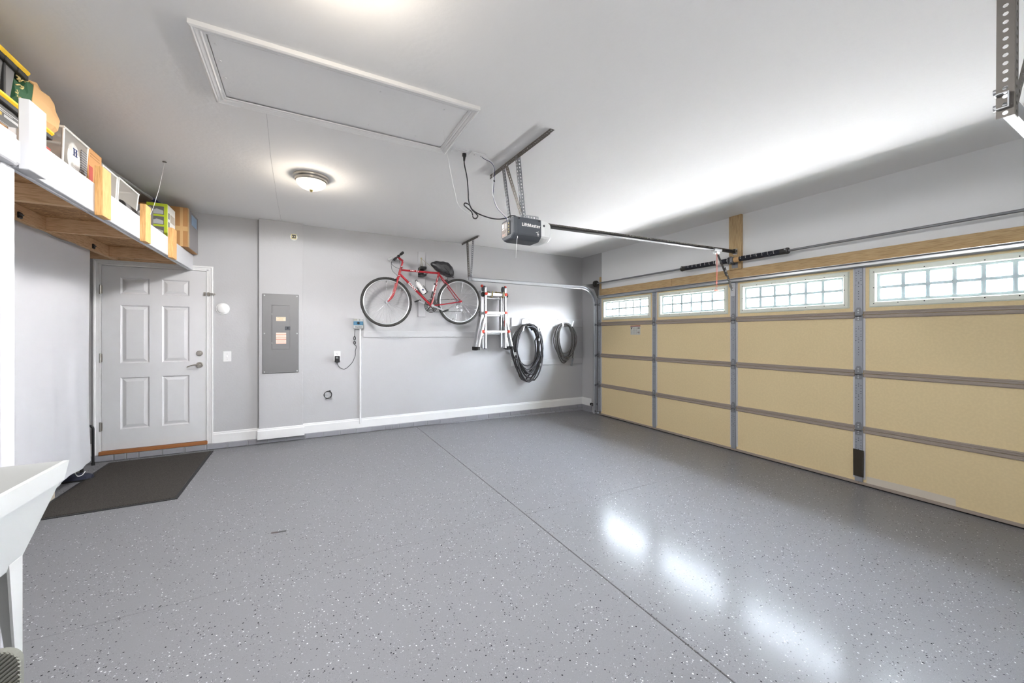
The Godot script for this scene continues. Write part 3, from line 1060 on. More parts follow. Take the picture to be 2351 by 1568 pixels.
func make_springs():
	var t = thing("torsion_spring_shaft", "steel shaft with two black torsion springs above the overhead door", "spring shaft", Vector3(-0.1, 2.335, 2.99))
	var c = Vector3(-0.1, 2.335, 0)
	var st = mb()
	tube(st, [c + Vector3(0, 0, 0.50), c + Vector3(0, 0, 5.48)], 0.0125, 14)
	obj("shaft", st, "galvanised_dull", t)
	for r in [[2.34, 2.93], [3.05, 3.56]]:
		st = mb()
		var turns = int((r[1] - r[0]) / 0.0085)
		var pts = []
		for i in turns * 12 + 1:
			var a = TAU * i / 12.0
			pts.append(c + Vector3(cos(a) * 0.027, sin(a) * 0.027, lerpf(r[0], r[1], float(i) / (turns * 12))))
		tube(st, pts, 0.0046, 5)
		tube(st, [c + Vector3(0, 0, r[0]), c + Vector3(0, 0, r[1])], 0.0275, 16)
		var sp = obj("spring", st, "spring_black", t)
		# broken white line painted on the coils
		st = mb()
		var k = 0
		var zz: float = r[0] + 0.06
		while zz < r[1] - 0.04:
			for j in 3:
				var a = 2.2 + j * 0.45 + k * 0.05
				box(st, c + Vector3(cos(a) * 0.0316, sin(a) * 0.0316, zz + j * 0.004), Vector3(0.003, 0.009, 0.004), 0.0, Basis(Vector3(0, 0, 1), a))
			zz += 0.062
			k += 1
		obj("paint_dash", st, "decal_white", sp).set_meta("kind", "stuff")
	for q in [[2.28, 2.36, 1], [3.545, 3.625, -1]]:
		st = mb()
		var xf = Transform3D(along(Vector3(0, 0, 1)), c + Vector3(0, 0, q[0]))
		if q[2] > 0:
			lathe(st, [Vector2(0, 0), Vector2(0.032, 0), Vector2(0.036, 0.012), Vector2(0.032, 0.03), Vector2(0.031, 0.08), Vector2(0, 0.08)], 16, xf)
		else:
			lathe(st, [Vector2(0, 0), Vector2(0.031, 0), Vector2(0.032, 0.05), Vector2(0.036, 0.068), Vector2(0.032, 0.08), Vector2(0, 0.08)], 16, xf)
		obj("winding_cone", st, "rail_dark", t)
		st = mb()
		disc(st, c + Vector3(-0.03, 0.012, q[0] + (0.018 if q[2] > 0 else 0.06)), Vector3(-1, 0.2, 0), 0.008, 0.012, 8)
		obj("set_screw", st, "galvanised", t)
	# anchor bracket in the middle
	st = mb()
	span(st, c + Vector3(0.066, -0.09, 2.955), c + Vector3(0.062, 0.05, 3.03))
	span(st, c + Vector3(0.064, -0.05, 2.985), c + Vector3(-0.03, 0.045, 2.995), 0.002)
	disc(st, c + Vector3(0, 0, 2.955), Vector3(0, 0, 1), 0.044, 0.012, 8)
	disc(st, c + Vector3(0, 0, 3.0), Vector3(0, 0, 1), 0.04, 0.025, 8)
	obj("anchor_bracket", st, "galvanised_dull", t)
	st = mb()
	tube(st, [c + Vector3(0, 0, 2.80), c + Vector3(0, 0, 2.86)], 0.0335, 16)
	obj("sleeve", st, "box_white", t, "white paper sleeve on the spring")
	st = mb()
	tube(st, [c + Vector3(0, 0, 3.03), c + Vector3(0, 0, 3.095)], 0.0335, 16)
	obj("sleeve", st, "packing_tape", t, "tan sleeve on the spring")
	# cable drums
	for q in [[0.515, 1.0], [5.46, -1.0]]:
		st = mb()
		lathe(st, [Vector2(0, -0.03), Vector2(0.022, -0.03), Vector2(0.024, -0.012), Vector2(0.052, -0.012), Vector2(0.054, -0.006), Vector2(0.050, 0.0), Vector2(0.050, 0.02), Vector2(0.056, 0.024), Vector2(0.056, 0.03), Vector2(0.02, 0.03), Vector2(0, 0.03)], 20, Transform3D(along(Vector3(0, 0, -q[1])), c + Vector3(0, 0, q[0])))
		obj("cable_drum", st, "rail_dark", t)
		st = mb()
		span(st, c + Vector3(0.1, -0.1, q[0] - 0.052 * q[1]), c + Vector3(-0.02, 0.03, q[0] - 0.047 * q[1]))
		obj("bearing_plate", st, "galvanised_dull", t)
		st = mb()
		rod(st, c + Vector3(0.05, 0, q[0]), Vector3(-0.048, 0.08, q[0] + 0.02 * q[1]), 0.002, 5)
		obj("lift_cable", st, "angle_steel", t)

# ------------------------------------------------------------------ things on the back wall
func wall_board(label, a, b, called = "mounting_board"):
	var st = mb()
	span(st, a, b, 0.002)
	return tag(obj(called, st, "board_grey"), label, "board", "grey painted boards on the back wall")

func make_wall_things():
	var st
	var t
	# round dome beside the entry door
	t = thing("door_chime", "white round dome on the wall beside the entry door", "chime", Vector3(-5.567, 1.745, 0))
	st = mb()
	var xf = Transform3D(along(Vector3(0, 0, 1)), Vector3(-5.567, 1.745, 0))
	lathe(st, [Vector2(0, 0), Vector2(0.068, 0), Vector2(0.070, 0.008), Vector2(0.067, 0.012), Vector2(0.063, 0.010), Vector2(0.06, 0.01)], 32, xf)
	obj("rim", st, "white_plastic", t)
	st = mb()
	var pr = []
	for i in 9:
		var a = PI / 2 * i / 8.0
		pr.append(Vector2(0.062 * cos(a), 0.008 + 0.030 * sin(a)))
	lathe(st, pr, 32, xf)
	obj("dome", st, "white_plastic", t)
	# light switch
	t = thing("light_switch", "white light switch plate between the entry door and the electrical panel", "light switch", Vector3(-5.523, 1.158, 0))
	st = mb()
	box(st, Vector3(-5.523, 1.158, 0.003), Vector3(0.082, 0.126, 0.006), 0.003)
	obj("cover_plate", st, "white_plastic", t)
	st = mb()
	box(st, Vector3(-5.523, 1.158, 0.009), Vector3(0.010, 0.022, 0.012), 0.002, Basis(Vector3(1, 0, 0), -0.4))
	obj("toggle", st, "white_plastic", t)
	each("screw", "controller_grey", t, [-1, 1], func(s_, s): disc(s_, Vector3(-5.523, 1.158 + 0.032 * s, 0.006), Vector3(0, 0, 1), 0.0035, 0.0012, 8))
	# electrical panel
	t = thing("electrical_panel", "dark grey steel electrical panel set in the wall chase", "electrical panel", Vector3(-4.951, 1.44, 0.072))
	st = mb()
	span(st, Vector3(-5.153, 0.935, 0.073), Vector3(-4.749, 1.948, 0.084), 0.004)
	obj("cover", st, "panel_steel", t)
	st = mb()
	span(st, Vector3(-5.047, 1.245, 0.084), Vector3(-4.857, 1.800, 0.0868), 0.0012)
	span(st, Vector3(-5.053, 1.238, 0.0835), Vector3(-4.848, 1.242, 0.088), 0.001)
	span(st, Vector3(-5.053, 1.803, 0.0835), Vector3(-4.848, 1.807, 0.088), 0.001)
	span(st, Vector3(-5.054, 1.238, 0.0835), Vector3(-5.050, 1.807, 0.088), 0.001)
	span(st, Vector3(-4.852, 1.238, 0.0835), Vector3(-4.848, 1.807, 0.088), 0.001)
	var dr = obj("panel_door", st, "panel_steel", t)
	st = mb()
	span(st, Vector3(-4.905, 1.488, 0.086), Vector3(-4.846, 1.534, 0.092), 0.003)
	obj("latch", st, "charcoal_plastic", dr)
	st = mb()
	span(st, Vector3(-4.880, 1.500, 0.0918), Vector3(-4.868, 1.524, 0.0928))
	obj("keyhole", st, "hole_dark", dr)
	for q in [["panel_label_small", Vector2(-5.003, 1.602), Vector2(-4.897, 1.655)], ["panel_label_big", Vector2(-5.004, 1.308), Vector2(-4.892, 1.452)]]:
		st = mb()
		quad(st, Vector3(q[1].x, q[1].y, 0.0875), Vector3(q[2].x, q[1].y, 0.0875), Vector3(q[2].x, q[2].y, 0.0875), Vector3(q[1].x, q[2].y, 0.0875), Vector3(0, 0, 1))
		span(st, Vector3(q[1].x, q[1].y, 0.0862), Vector3(q[2].x, q[2].y, 0.0874))
		obj("sticker", st, q[0], dr, "pale printed sticker")
	for y in [1.32, 1.69]:
		st = mb()
		rod(st, Vector3(-5.049, y - 0.012, 0.0875), Vector3(-5.049, y + 0.012, 0.0875), 0.0035, 6)
		obj("door_hinge", st, "controller_grey", dr)
	for x in [-5.13, -4.77]:
		for y in [0.955, 1.442, 1.925]:
			st = mb()
			disc(st, Vector3(x, y, 0.084), Vector3(0, 0, 1), 0.0085, 0.004, 10, 0.002)
			obj("screw", st, "controller_grey", t)
	# small uncovered device high on the chase
	t = thing("wall_sensor", "small round ivory wall plate high on the chase above the electrical panel", "sensor", Vector3(-4.806, 2.70, 0.072))
	st = mb()
	disc(st, Vector3(-4.806, 2.70, 0.072), Vector3(0, 0, 1), 0.043, 0.004, 24, 0.001)
	obj("back_plate", st, "white_plastic", t)
	st = mb()
	for q in [[Vector3(-4.836, 2.672, 0.076), Vector3(-4.776, 2.680, 0.098)], [Vector3(-4.836, 2.726, 0.076), Vector3(-4.776, 2.734, 0.098)], [Vector3(-4.836, 2.680, 0.076), Vector3(-4.828, 2.726, 0.098)], [Vector3(-4.784, 2.680, 0.076), Vector3(-4.776, 2.726, 0.098)]]:
		span(st, q[0], q[1], 0.001)
	obj("bezel", st, "ivory", t)
	st = mb()
	span(st, Vector3(-4.828, 2.680, 0.076), Vector3(-4.784, 2.726, 0.090))
	obj("socket", st, "charcoal_plastic", t)
	st = mb()
	each("contact", "ivory", t, [-4.818, -4.798], func(s_, x): span(s_, Vector3(x - 0.005, 2.695, 0.089), Vector3(x + 0.005, 2.712, 0.092)))
	# irrigation controller with conduit and cord
	t = thing("irrigation_controller", "pale grey irrigation controller with a blue face band and dial", "controller", Vector3(-4.013, 1.582, 0))
	st = mb()
	span(st, Vector3(-4.081, 1.510, 0.0), Vector3(-3.945, 1.655, 0.042), 0.008)
	obj("housing", st, "controller_grey", t)
	st = mb()
	span(st, Vector3(-4.077, 1.560, 0.040), Vector3(-3.950, 1.614, 0.0432), 0.001)
	var bd = obj("face_band", st, "controller_blue", t)
	st = mb()
	for q in [[-4.065, 1.60], [-4.065, 1.587], [-4.065, 1.574], [-3.986, 1.60], [-3.986, 1.587], [-3.986, 1.574]]:
		span(st, Vector3(q[0], q[1] - 0.0015, 0.043), Vector3(q[0] + 0.026, q[1] + 0.0015, 0.0437))
	obj("band_marks", st, "label_blue", bd)
	st = mb()
	disc(st, Vector3(-4.013, 1.590, 0.042), Vector3(0, 0, 1), 0.017, 0.010, 18, 0.003)
	obj("dial", st, "black_plastic", t)
	st = mb()
	span(st, Vector3(-4.072, 1.624, 0.041), Vector3(-4.026, 1.645, 0.0432))
	obj("display", st, "lcd", t)
	each("button", "black_plastic", t, [[-4.010, 1.635], [-3.998, 1.641], [-3.998, 1.629], [-3.984, 1.635], [-3.965, 1.635]], func(s_, q): disc(s_, Vector3(q[0], q[1], 0.041), Vector3(0, 0, 1), 0.0042, 0.003, 8))
	lettering("lettering", "Hunter", 0.024, "black_plastic", t, Vector3(-4.010, 1.536, 0.0425), Basis(), 0.002, 800, "Droid Serif")
	st = mb()
	tube(st, spline([Vector3(-4.057, 1.512, 0.02), Vector3(-4.059, 1.44, 0.012), Vector3(-4.061, 1.395, 0.014)], 4), 0.0032, 6)
	for q in [[1.376, 0.024], [1.314, 0.020]]:
		for j in 2:
			var lp = []
			for i in 14:
				var a = TAU * i / 14.0
				lp.append(Vector3(-4.061 + cos(a) * (0.011 + 0.003 * j), q[0] + sin(a) * (q[1] + 0.003 * j), 0.013 + 0.009 * j))
			tube(st, lp, 0.0036, 6, true)
	tube(st, spline([Vector3(-4.052, 1.285, 0.012), Vector3(-4.037, 1.256, 0.010), Vector3(-4.049, 1.20, 0.008), Vector3(-4.049, 1.14, 0.007), Vector3(-4.065, 1.09, 0.007), Vector3(-4.089, 1.037, 0.007), Vector3(-4.14, 0.98, 0.009), Vector3(-4.185, 0.949, 0.012), Vector3(-4.225, 0.955, 0.018), Vector3(-4.265, 0.988, 0.026), Vector3(-4.285, 1.03, 0.032), Vector3(-4.286, 1.052, 0.034)], 5), 0.0034, 6)
	obj("power_cord", st, "rubber", t)
	st = mb()
	rod(st, Vector3(-3.984, 1.515, 0.016), Vector3(-3.984, 0.166, 0.016), 0.0125, 14)
	tag(obj("conduit", st, "wall_white"), "slim grey conduit running down from the irrigation controller to the baseboard", "conduit")
	t = thing("power_outlet", "white wall outlet with a black plug-in adapter below the irrigation controller", "outlet", Vector3(-4.284, 1.133, 0))
	st = mb()
	box(st, Vector3(-4.284, 1.133, 0.003), Vector3(0.086, 0.136, 0.006), 0.003)
	obj("cover_plate", st, "white_plastic", t)
	st = mb()
	disc(st, Vector3(-4.284, 1.165, 0.006), Vector3(0, 0, 1), 0.017, 0.001, 16)
	obj("receptacle", st, "trim_white", t)
	st = mb()
	for s in [-1, 1]:
		span(st, Vector3(-4.284 + s * 0.0075 - 0.0013, 1.162, 0.0068), Vector3(-4.284 + s * 0.0075 + 0.0013, 1.173, 0.0075))
	disc(st, Vector3(-4.284, 1.155, 0.0068), Vector3(0, 0, 1), 0.003, 0.0007, 8)
	obj("slots", st, "hole_dark", t)
	t = thing("plug_adapter", "black power adapter plugged into the white outlet", "adapter", Vector3(-4.285, 1.088, 0.007))
	st = mb()
	box(st, Vector3(-4.285, 1.090, 0.032), Vector3(0.062, 0.088, 0.048), 0.006)
	obj("adapter_body", st, "black_plastic", t)
	st = mb()
	for q in [[1.118, 0.03], [1.110, 0.026], [1.102, 0.034]]:
		span(st, Vector3(-4.305, q[0] - 0.0015, 0.0555), Vector3(-4.305 + q[1], q[0] + 0.0015, 0.0566))
	obj("print", st, "controller_grey", t)
	st = mb()
	tube(st, [Vector3(-4.286, 1.05, 0.034), Vector3(-4.286, 1.03, 0.032)], [0.007, 0.004], 8)
	obj("strain_relief", st, "black_plastic", t)
	# loose cable coil low on the wall
	t = thing("cable_coil", "small loop of black cable hanging low on the wall from a hook", "cable", Vector3(-4.40, 0.61, 0.02))
	st = mb()
	for j in 3:
		var lp = []
		for i in 24:
			var a = TAU * i / 24.0
			lp.append(Vector3(-4.402 + cos(a) * (0.05 - 0.003 * j), 0.607 + sin(a) * (0.052 - 0.002 * j) + 0.004 * sin(a * 2.0 + j), 0.03 + 0.012 * j + 0.01 * sin(a + j)))
		tube(st, lp, 0.0032, 6, true)
	tube(st, spline([Vector3(-4.36, 0.59, 0.06), Vector3(-4.40, 0.57, 0.07), Vector3(-4.43, 0.555, 0.06)], 4), 0.003, 6)
	obj("loops", st, "rubber", t)
	st = mb()
	disc(st, Vector3(-4.377, 0.652, 0.0), Vector3(0, 0, 1), 0.014, 0.005, 12)
	tube(st, spline([Vector3(-4.377, 0.652, 0.004), Vector3(-4.377, 0.655, 0.05), Vector3(-4.377, 0.662, 0.072)], 4), 0.004, 6)
	obj("hook", st, "charcoal_plastic", t)
	# boards
	wall_board("long grey board under the bicycle wheels", Vector3(-3.945, 1.389, 0.0), Vector3(-2.213, 1.480, 0.02))
	wall_board("upright grey board behind the bicycle hoist", Vector3(-3.16, 1.70, 0.0), Vector3(-3.05, 2.69, 0.02))
	wall_board("upper grey board behind the top of the ladder", Vector3(-2.46, 2.08, 0.0), Vector3(-1.72, 2.30, 0.018))
	wall_board("grey board behind the middle of the ladder", Vector3(-2.36, 1.745, 0.0), Vector3(-2.17, 1.83, 0.02))
	wall_board("upper grey board carrying both hose hangers", Vector3(-1.548, 1.572, 0.0), Vector3(-0.006, 1.716, 0.02))
	wall_board("lower grey board behind the hanging hoses", Vector3(-1.543, 0.882, 0.0), Vector3(-0.006, 0.978, 0.02))

# ------------------------------------------------------------------ bicycle
func make_bicycle():
	var z = 0.25
	var t = thing("bicycle", "red road-style bicycle hanging flat against the back wall", "bicycle", Vector3(-3.12, 1.53, z))
	var fh = Vector3(-3.665, 1.885, z)
	var rh = Vector3(-2.584, 1.931, z)
	var bb = Vector3(-3.023, 1.854, z)
	var stt = Vector3(-2.911, 2.345, z)
	var htt = Vector3(-3.464, 2.392, z)
	var htb = Vector3(-3.498, 2.270, z)
	var st
	var k = 0
	for c in [fh, rh]:
		st = mb()
		var lp = []
		for i in 64:
			var a = TAU * i / 64.0
			lp.append(c + Vector3(cos(a), sin(a), 0) * 0.332)
		tube(st, lp, 0.0185, 10, true)
		var w = obj("tyre", st, "tyre_rubber", t)
		st = mb()
		for i in 96:
			var a = TAU * i / 96.0
			for s in [-1, 1]:
				box(st, c + Vector3(cos(a) * 0.3475, sin(a) * 0.3475, s * 0.009), Vector3(0.008, 0.009, 0.008), 0.0, Basis(Vector3(0, 0, 1), a + 0.3 * s))
		obj("tread", st, "rubber", w)
		st = mb()
		var rim = []
		for i in 64:
			var a = TAU * i / 64.0
			rim.append(c + Vector3(cos(a), sin(a), 0) * 0.311)
		tube(st, rim, 0.0095, 8, true)
		obj("rim", st, "aluminium", w)
		st = mb()
		for i in 32:
			var a = TAU * i / 32.0
			var off = 0.32 * (1 if i % 4 < 2 else -1)
			var zz = 0.026 * (1 if i % 2 == 0 else -1)
			rod(st, c + Vector3(cos(a + off) * 0.018, sin(a + off) * 0.018, zz), c + Vector3(cos(a) * 0.303, sin(a) * 0.303, 0), 0.0011, 4)
		var sp = obj("spokes", st, "chrome", w)
		sp.set_meta("kind", "stuff")
		st = mb()
		rod(st, c - Vector3(0, 0, 0.05), c + Vector3(0, 0, 0.05), 0.012, 12)
		for s in [-1, 1]:
			disc(st, c + Vector3(0, 0, 0.026 * s), Vector3(0, 0, s), 0.022, 0.004, 14)
			disc(st, c + Vector3(0, 0, 0.05 * s), Vector3(0, 0, s), 0.010, 0.012, 10, 0.003)
		obj("hub", st, "chrome", w)
		st = mb()
		var va: float = [1.6, -1.95][k]
		rod(st, c + Vector3(cos(va), sin(va), 0) * 0.30, c + Vector3(cos(va), sin(va), 0) * 0.272, 0.004, 6)
		obj("valve", st, "black_plastic", w)
		k += 1
	# frame
	st = mb()
	rod(st, Vector3(-3.477, 2.352, z), Vector3(-2.915, 2.345, z), 0.0145, 14)
	rod(st, Vector3(-3.485, 2.292, z), bb, 0.0165, 14)
	rod(st, stt + Vector3(0.006, 0.02, 0), bb, 0.0150, 14)
	rod(st, htt, htb, 0.0185, 14)
	rod(st, bb - Vector3(0, 0, 0.036), bb + Vector3(0, 0, 0.036), 0.020, 16)
	for s in [-1, 1]:
		tube(st, [stt + Vector3(0.004, -0.012, 0.014 * s), stt + Vector3(0.06, -0.085, 0.03 * s), rh + Vector3(-0.004, 0.006, 0.062 * s)], [0.0085, 0.008, 0.006], 8)
		tube(st, [bb + Vector3(0.03, 0.004, 0.022 * s), bb + Vector3(0.12, 0.018, 0.036 * s), rh + Vector3(-0.006, -0.004, 0.062 * s)], [0.010, 0.009, 0.007], 8)
		box(st, rh + Vector3(0, 0, 0.062 * s), Vector3(0.04, 0.03, 0.006), 0.002)
	obj("frame", st, "bike_red", t)
	st = mb()
	for s in [-1, 1]:
		tube(st, spline([htb + Vector3(-0.004, -0.015, 0.012 * s), Vector3(-3.522, 2.205, z + 0.045 * s), Vector3(-3.548, 2.09, z + 0.052 * s), Vector3(-3.59, 1.97, z + 0.056 * s), Vector3(-3.640, 1.905, z + 0.058 * s), fh + Vector3(0, 0, 0.058 * s)], 4), [0.014, 0.014, 0.014, 0.0135, 0.013, 0.013, 0.0125, 0.012, 0.012, 0.0115, 0.011, 0.011, 0.010, 0.010, 0.009, 0.009, 0.008, 0.008, 0.007, 0.007, 0.007], 10)
	rod(st, htb + Vector3(-0.005, -0.02, -0.05), htb + Vector3(-0.005, -0.02, 0.05), 0.014, 10)
	obj("fork", st, "bike_red", t)
	each("headset", "chrome", t, [htt, htb], func(s_, s): rod(s_, s + Vector3(0.004, 0.013, 0) * (1 if s == htt else -1), s, 0.022, 14))
	st = mb()
	rod(st, htt, Vector3(-3.443, 2.475, z), 0.013, 12)
	tube(st, [Vector3(-3.440, 2.482, z), Vector3(-3.47, 2.500, z), Vector3(-3.512, 2.535, z)], [0.016, 0.016, 0.016], 12)
	obj("stem", st, "bike_red", t)
	# handlebar, across the bicycle
	st = mb()
	rod(st, Vector3(-3.513, 2.536, 0.03), Vector3(-3.513, 2.536, 0.52), 0.0115, 12)
	var hb = obj("handlebar", st, "rail_dark", t)
	each("grip", "rubber", hb, [[0.44, 0.56], [0.02, 0.11]], func(s_, q): rod(s_, Vector3(-3.513, 2.536, q[0]), Vector3(-3.513, 2.536, q[1]), 0.018, 14))
	for q in [0.36, 0.16]:
		st = mb()
		box(st, Vector3(-3.525, 2.525, q), Vector3(0.035, 0.03, 0.05), 0.006)
		tube(st, spline([Vector3(-3.535, 2.52, q), Vector3(-3.56, 2.505, q + 0.03 * signf(q - 0.25)), Vector3(-3.555, 2.495, q + 0.11 * signf(q - 0.25))], 4), 0.006, 8)
		obj("brake_lever", st, "black_plastic", hb)
	st = mb()
	box(st, Vector3(-3.588, 2.52, 0.13), Vector3(0.085, 0.055, 0.06), 0.018, Basis(Vector3(0, 0, 1), 0.5))
	obj("front_light", st, "controller_grey", t)
	st = mb()
	tube(st, spline([Vector3(-3.545, 2.52, 0.35), Vector3(-3.615, 2.44, 0.33), Vector3(-3.60, 2.33, 0.30), Vector3(-3.53, 2.27, 0.27), Vector3(-3.50, 2.22, 0.28)], 6), 0.0028, 5)
	tube(st, spline([Vector3(-3.545, 2.52, 0.17), Vector3(-3.595, 2.45, 0.2), Vector3(-3.55, 2.39, 0.24), Vector3(-3.47, 2.36, 0.262)], 6), 0.0028, 5)
	tube(st, spline([Vector3(-3.53, 2.52, 0.34), Vector3(-3.50, 2.46, 0.31), Vector3(-3.485, 2.40, 0.29), Vector3(-3.46, 2.33, 0.27)], 6), 0.0026, 5)
	tube(st, spline([Vector3(-2.91, 2.355, z + 0.012), Vector3(-2.80, 2.33, z), Vector3(-2.775, 2.28, z), Vector3(-2.80, 2.25, z)], 6), 0.0026, 5)
	obj("brake_cables", st, "black_plastic", t)
	for q in [[Vector3(-3.527, 2.20, z), 0.035], [Vector3(-2.79, 2.235, z), 0.032]]:
		st = mb()
		for s in [-1, 1]:
			box(st, q[0] + Vector3(0, -0.015, s * q[1]), Vector3(0.02, 0.06, 0.012), 0.003)
			box(st, q[0] + Vector3(-0.012, 0.012, s * 0.024), Vector3(0.045, 0.014, 0.012), 0.003)
		obj("brake_caliper", st, "black_plastic", t)
	# saddle under a cover
	st = mb()
	var outl = spline([Vector3(-3.030, 2.490, 0), Vector3(-2.965, 2.520, 0), Vector3(-2.87, 2.522, 0), Vector3(-2.785, 2.512, 0), Vector3(-2.715, 2.455, 0), Vector3(-2.682, 2.375, 0), Vector3(-2.690, 2.315, 0), Vector3(-2.735, 2.295, 0), Vector3(-2.81, 2.315, 0), Vector3(-2.89, 2.345, 0), Vector3(-2.965, 2.40, 0), Vector3(-3.025, 2.455, 0)], 3, true)
	var seat = []
	for q in [[-0.100, 0.45], [-0.092, 0.72], [-0.07, 0.9], [-0.035, 0.99], [0.0, 1.0], [0.035, 0.99], [0.07, 0.9], [0.092, 0.72], [0.100, 0.45]]:
		var rg = []
		for i in outl.size():
			var cen = Vector3(-2.84, 2.415, 0)
			var p: Vector3 = cen + (outl[i] - cen) * q[1]
			rg.append(p + Vector3(0, 0.004 * sin(i * 1.9 + q[0] * 40.0), z + q[0] * (0.45 + 0.55 * clampf((p.x + 3.03) / 0.2, 0.0, 1.0))))
		seat.append(rg)
	loft(st, seat)
	var sd = obj("saddle_cover", st, "cover_black", t)
	st = mb()
	tube(st, spline([Vector3(-2.98, 2.42, z + 0.05), Vector3(-2.90, 2.37, z + 0.075), Vector3(-2.80, 2.315, z + 0.085), Vector3(-2.70, 2.285, z + 0.06)], 5), 0.007, 6)
	tube(st, spline([Vector3(-2.92, 2.49, z + 0.05), Vector3(-2.86, 2.44, z + 0.085), Vector3(-2.79, 2.36, z + 0.105), Vector3(-2.74, 2.30, z + 0.08)], 5), 0.006, 6)
	obj("cover_fold", st, "cover_black", sd)
	st = mb()
	rod(st, stt, stt + Vector3(0.028, 0.115, 0), 0.0125, 10)
	obj("seat_post", st, "rail_dark", t)
	# drive
	st = mb()
	for q in [[0.098, 0.030], [0.078, 0.036], [0.058, 0.041]]:
		var ring = []
		for i in 40:
			var a = TAU * i / 40.0
			ring.append(Vector3(bb.x, bb.y, z - q[1]) + Vector3(cos(a), sin(a), 0) * (q[0] - 0.006 + (0.003 if i % 2 else 0.0)))
		tube(st, ring, 0.0055, 5, true)
	for i in 5:
		var a = TAU * i / 5.0 + 0.3
		box(st, Vector3(bb.x, bb.y, z - 0.034) + Vector3(cos(a), sin(a), 0) * 0.05, Vector3(0.09, 0.014, 0.006), 0.002, Basis(Vector3(0, 0, 1), a))
	obj("chainrings", st, "rail_dark", t)
	st = mb()
	tube(st, [bb + Vector3(0, 0, 0.055), bb + Vector3(0.075, -0.032, 0.062), bb + Vector3(0.17, -0.072, 0.066)], [0.016, 0.011, 0.011], 10)
	rod(st, bb - Vector3(0, 0, 0.06), bb + Vector3(0, 0, 0.06), 0.008, 8)
	tube(st, [bb + Vector3(0, 0, -0.055), bb + Vector3(-0.075, 0.032, -0.062), bb + Vector3(-0.17, 0.072, -0.066)], [0.016, 0.011, 0.011], 10)
	disc(st, bb + Vector3(0, 0, 0.04), Vector3(0, 0, 1), 0.02, 0.032, 14, 0.004)
	obj("crank", st, "aluminium", t)
	for s in [-1, 1]:
		st = mb()
		var pc: Vector3 = bb + Vector3(0.178 * s, -0.074 * s, 0.115 * s)
		box(st, pc, Vector3(0.085, 0.022, 0.07), 0.006, Basis(Vector3(0, 0, 1), 0.35))
		rod(st, pc - Vector3(0, 0, 0.05 * s), pc + Vector3(0, 0, 0.04 * s), 0.008, 8)
		obj("pedal", st, "black_plastic", t)
	st = mb()
	for q in [[0.052, -0.026], [0.042, -0.032], [0.032, -0.038]]:
		disc(st, rh + Vector3(0, 0, q[1]), Vector3(0, 0, -1), q[0], 0.004, 24)
	obj("cassette", st, "galvanised_dull", t)
	st = mb()
	box(st, rh + Vector3(-0.02, -0.075, -0.055), Vector3(0.03, 0.05, 0.02), 0.005, Basis(Vector3(0, 0, 1), 0.6))
	box(st, rh + Vector3(0.012, -0.105, -0.05), Vector3(0.105, 0.018, 0.012), 0.004, Basis(Vector3(0, 0, 1), -0.5))
	disc(st, rh + Vector3(0.05, -0.125, -0.045), Vector3(0, 0, 1), 0.019, 0.008, 12)
	disc(st, rh + Vector3(-0.03, -0.08, -0.045), Vector3(0, 0, 1), 0.016, 0.008, 12)
	obj("derailleur", st, "aluminium", t)
	st = mb()
	tube(st, [bb + Vector3(0.01, 0.088, -0.032), rh + Vector3(-0.006, 0.045, -0.034)], 0.004, 5)
	tube(st, [bb + Vector3(0.03, -0.088, -0.032), rh + Vector3(0.05, -0.144, -0.045)], 0.004, 5)
	tube(st, [rh + Vector3(0.035, -0.11, -0.045), rh + Vector3(-0.045, -0.085, -0.045), rh + Vector3(-0.03, -0.04, -0.034)], 0.004, 5)
	obj("chain", st, "rail_dark", t)
	# lettering on the tubes
	var dt = (bb - Vector3(-3.485, 2.292, z)).normalized()
	var turn = Basis(dt, Vector3(-dt.y, dt.x, 0), Vector3(0, 0, 1))
	lettering("lettering", "GIANT", 0.052, "decal_white", t, Vector3(-3.305, 2.121, z + 0.0155), turn, 0.003, 900)
	each("decal", "decal_white", t, [0, 1, 2, 4, 5], func(s_, i): box(s_, Vector3(-3.33 + i * 0.021, 2.352 - i * 0.0003, z + 0.0145), Vector3(0.013, 0.010, 0.002)))
	each("decal", "decal_white", t, [0, 1, 2, 3, 4], func(s_, i): box(s_, stt.lerp(bb, 0.18 + 0.13 * i) + Vector3(0, 0, 0.0145), Vector3(0.006, 0.045, 0.002), 0.0, Basis(Vector3(0, 0, 1), -0.22)))
	# bottle cage stays with the frame
	st = mb()
	var bd = (Vector3(-3.128, 2.036, z) - Vector3(-3.256, 2.214, z)).normalized()
	var bn = Vector3(-bd.y, bd.x, 0)
	var b0 = Vector3(-3.205, 2.143, z)
	for s in [-1, 1]:
		tube(st, [b0 - bn * 0.045 + Vector3(0, 0, 0.02 * s), b0 + bd * 0.13 - bn * 0.045 + Vector3(0, 0, 0.02 * s), b0 + bd * 0.145 + Vector3(0, 0, 0.025 * s), b0 + bd * 0.14 + bn * 0.044 + Vector3(0, 0, 0.02 * s), b0 + bd * 0.03 + bn * 0.044 + Vector3(0, 0, 0.03 * s)], 0.0035, 6)
	obj("bottle_cage", st, "black_plastic", t)
	# bottle in the cage and pump on the seat tube: they lift off
	t = thing("water_bottle", "white squeeze bottle held in the cage on the red bicycle frame", "bottle", b0)
	st = mb()
	lathe(st, [Vector2(0, 0), Vector2(0.034, 0), Vector2(0.037, 0.006), Vector2(0.037, 0.075), Vector2(0.032, 0.088), Vector2(0.032, 0.098), Vector2(0.037, 0.11), Vector2(0.036, 0.15), Vector2(0.028, 0.165), Vector2(0, 0.165)], 20, Transform3D(along(-bd), b0 + bd * 0.135))
	obj("bottle_body", st, "white_plastic", t)
	st = mb()
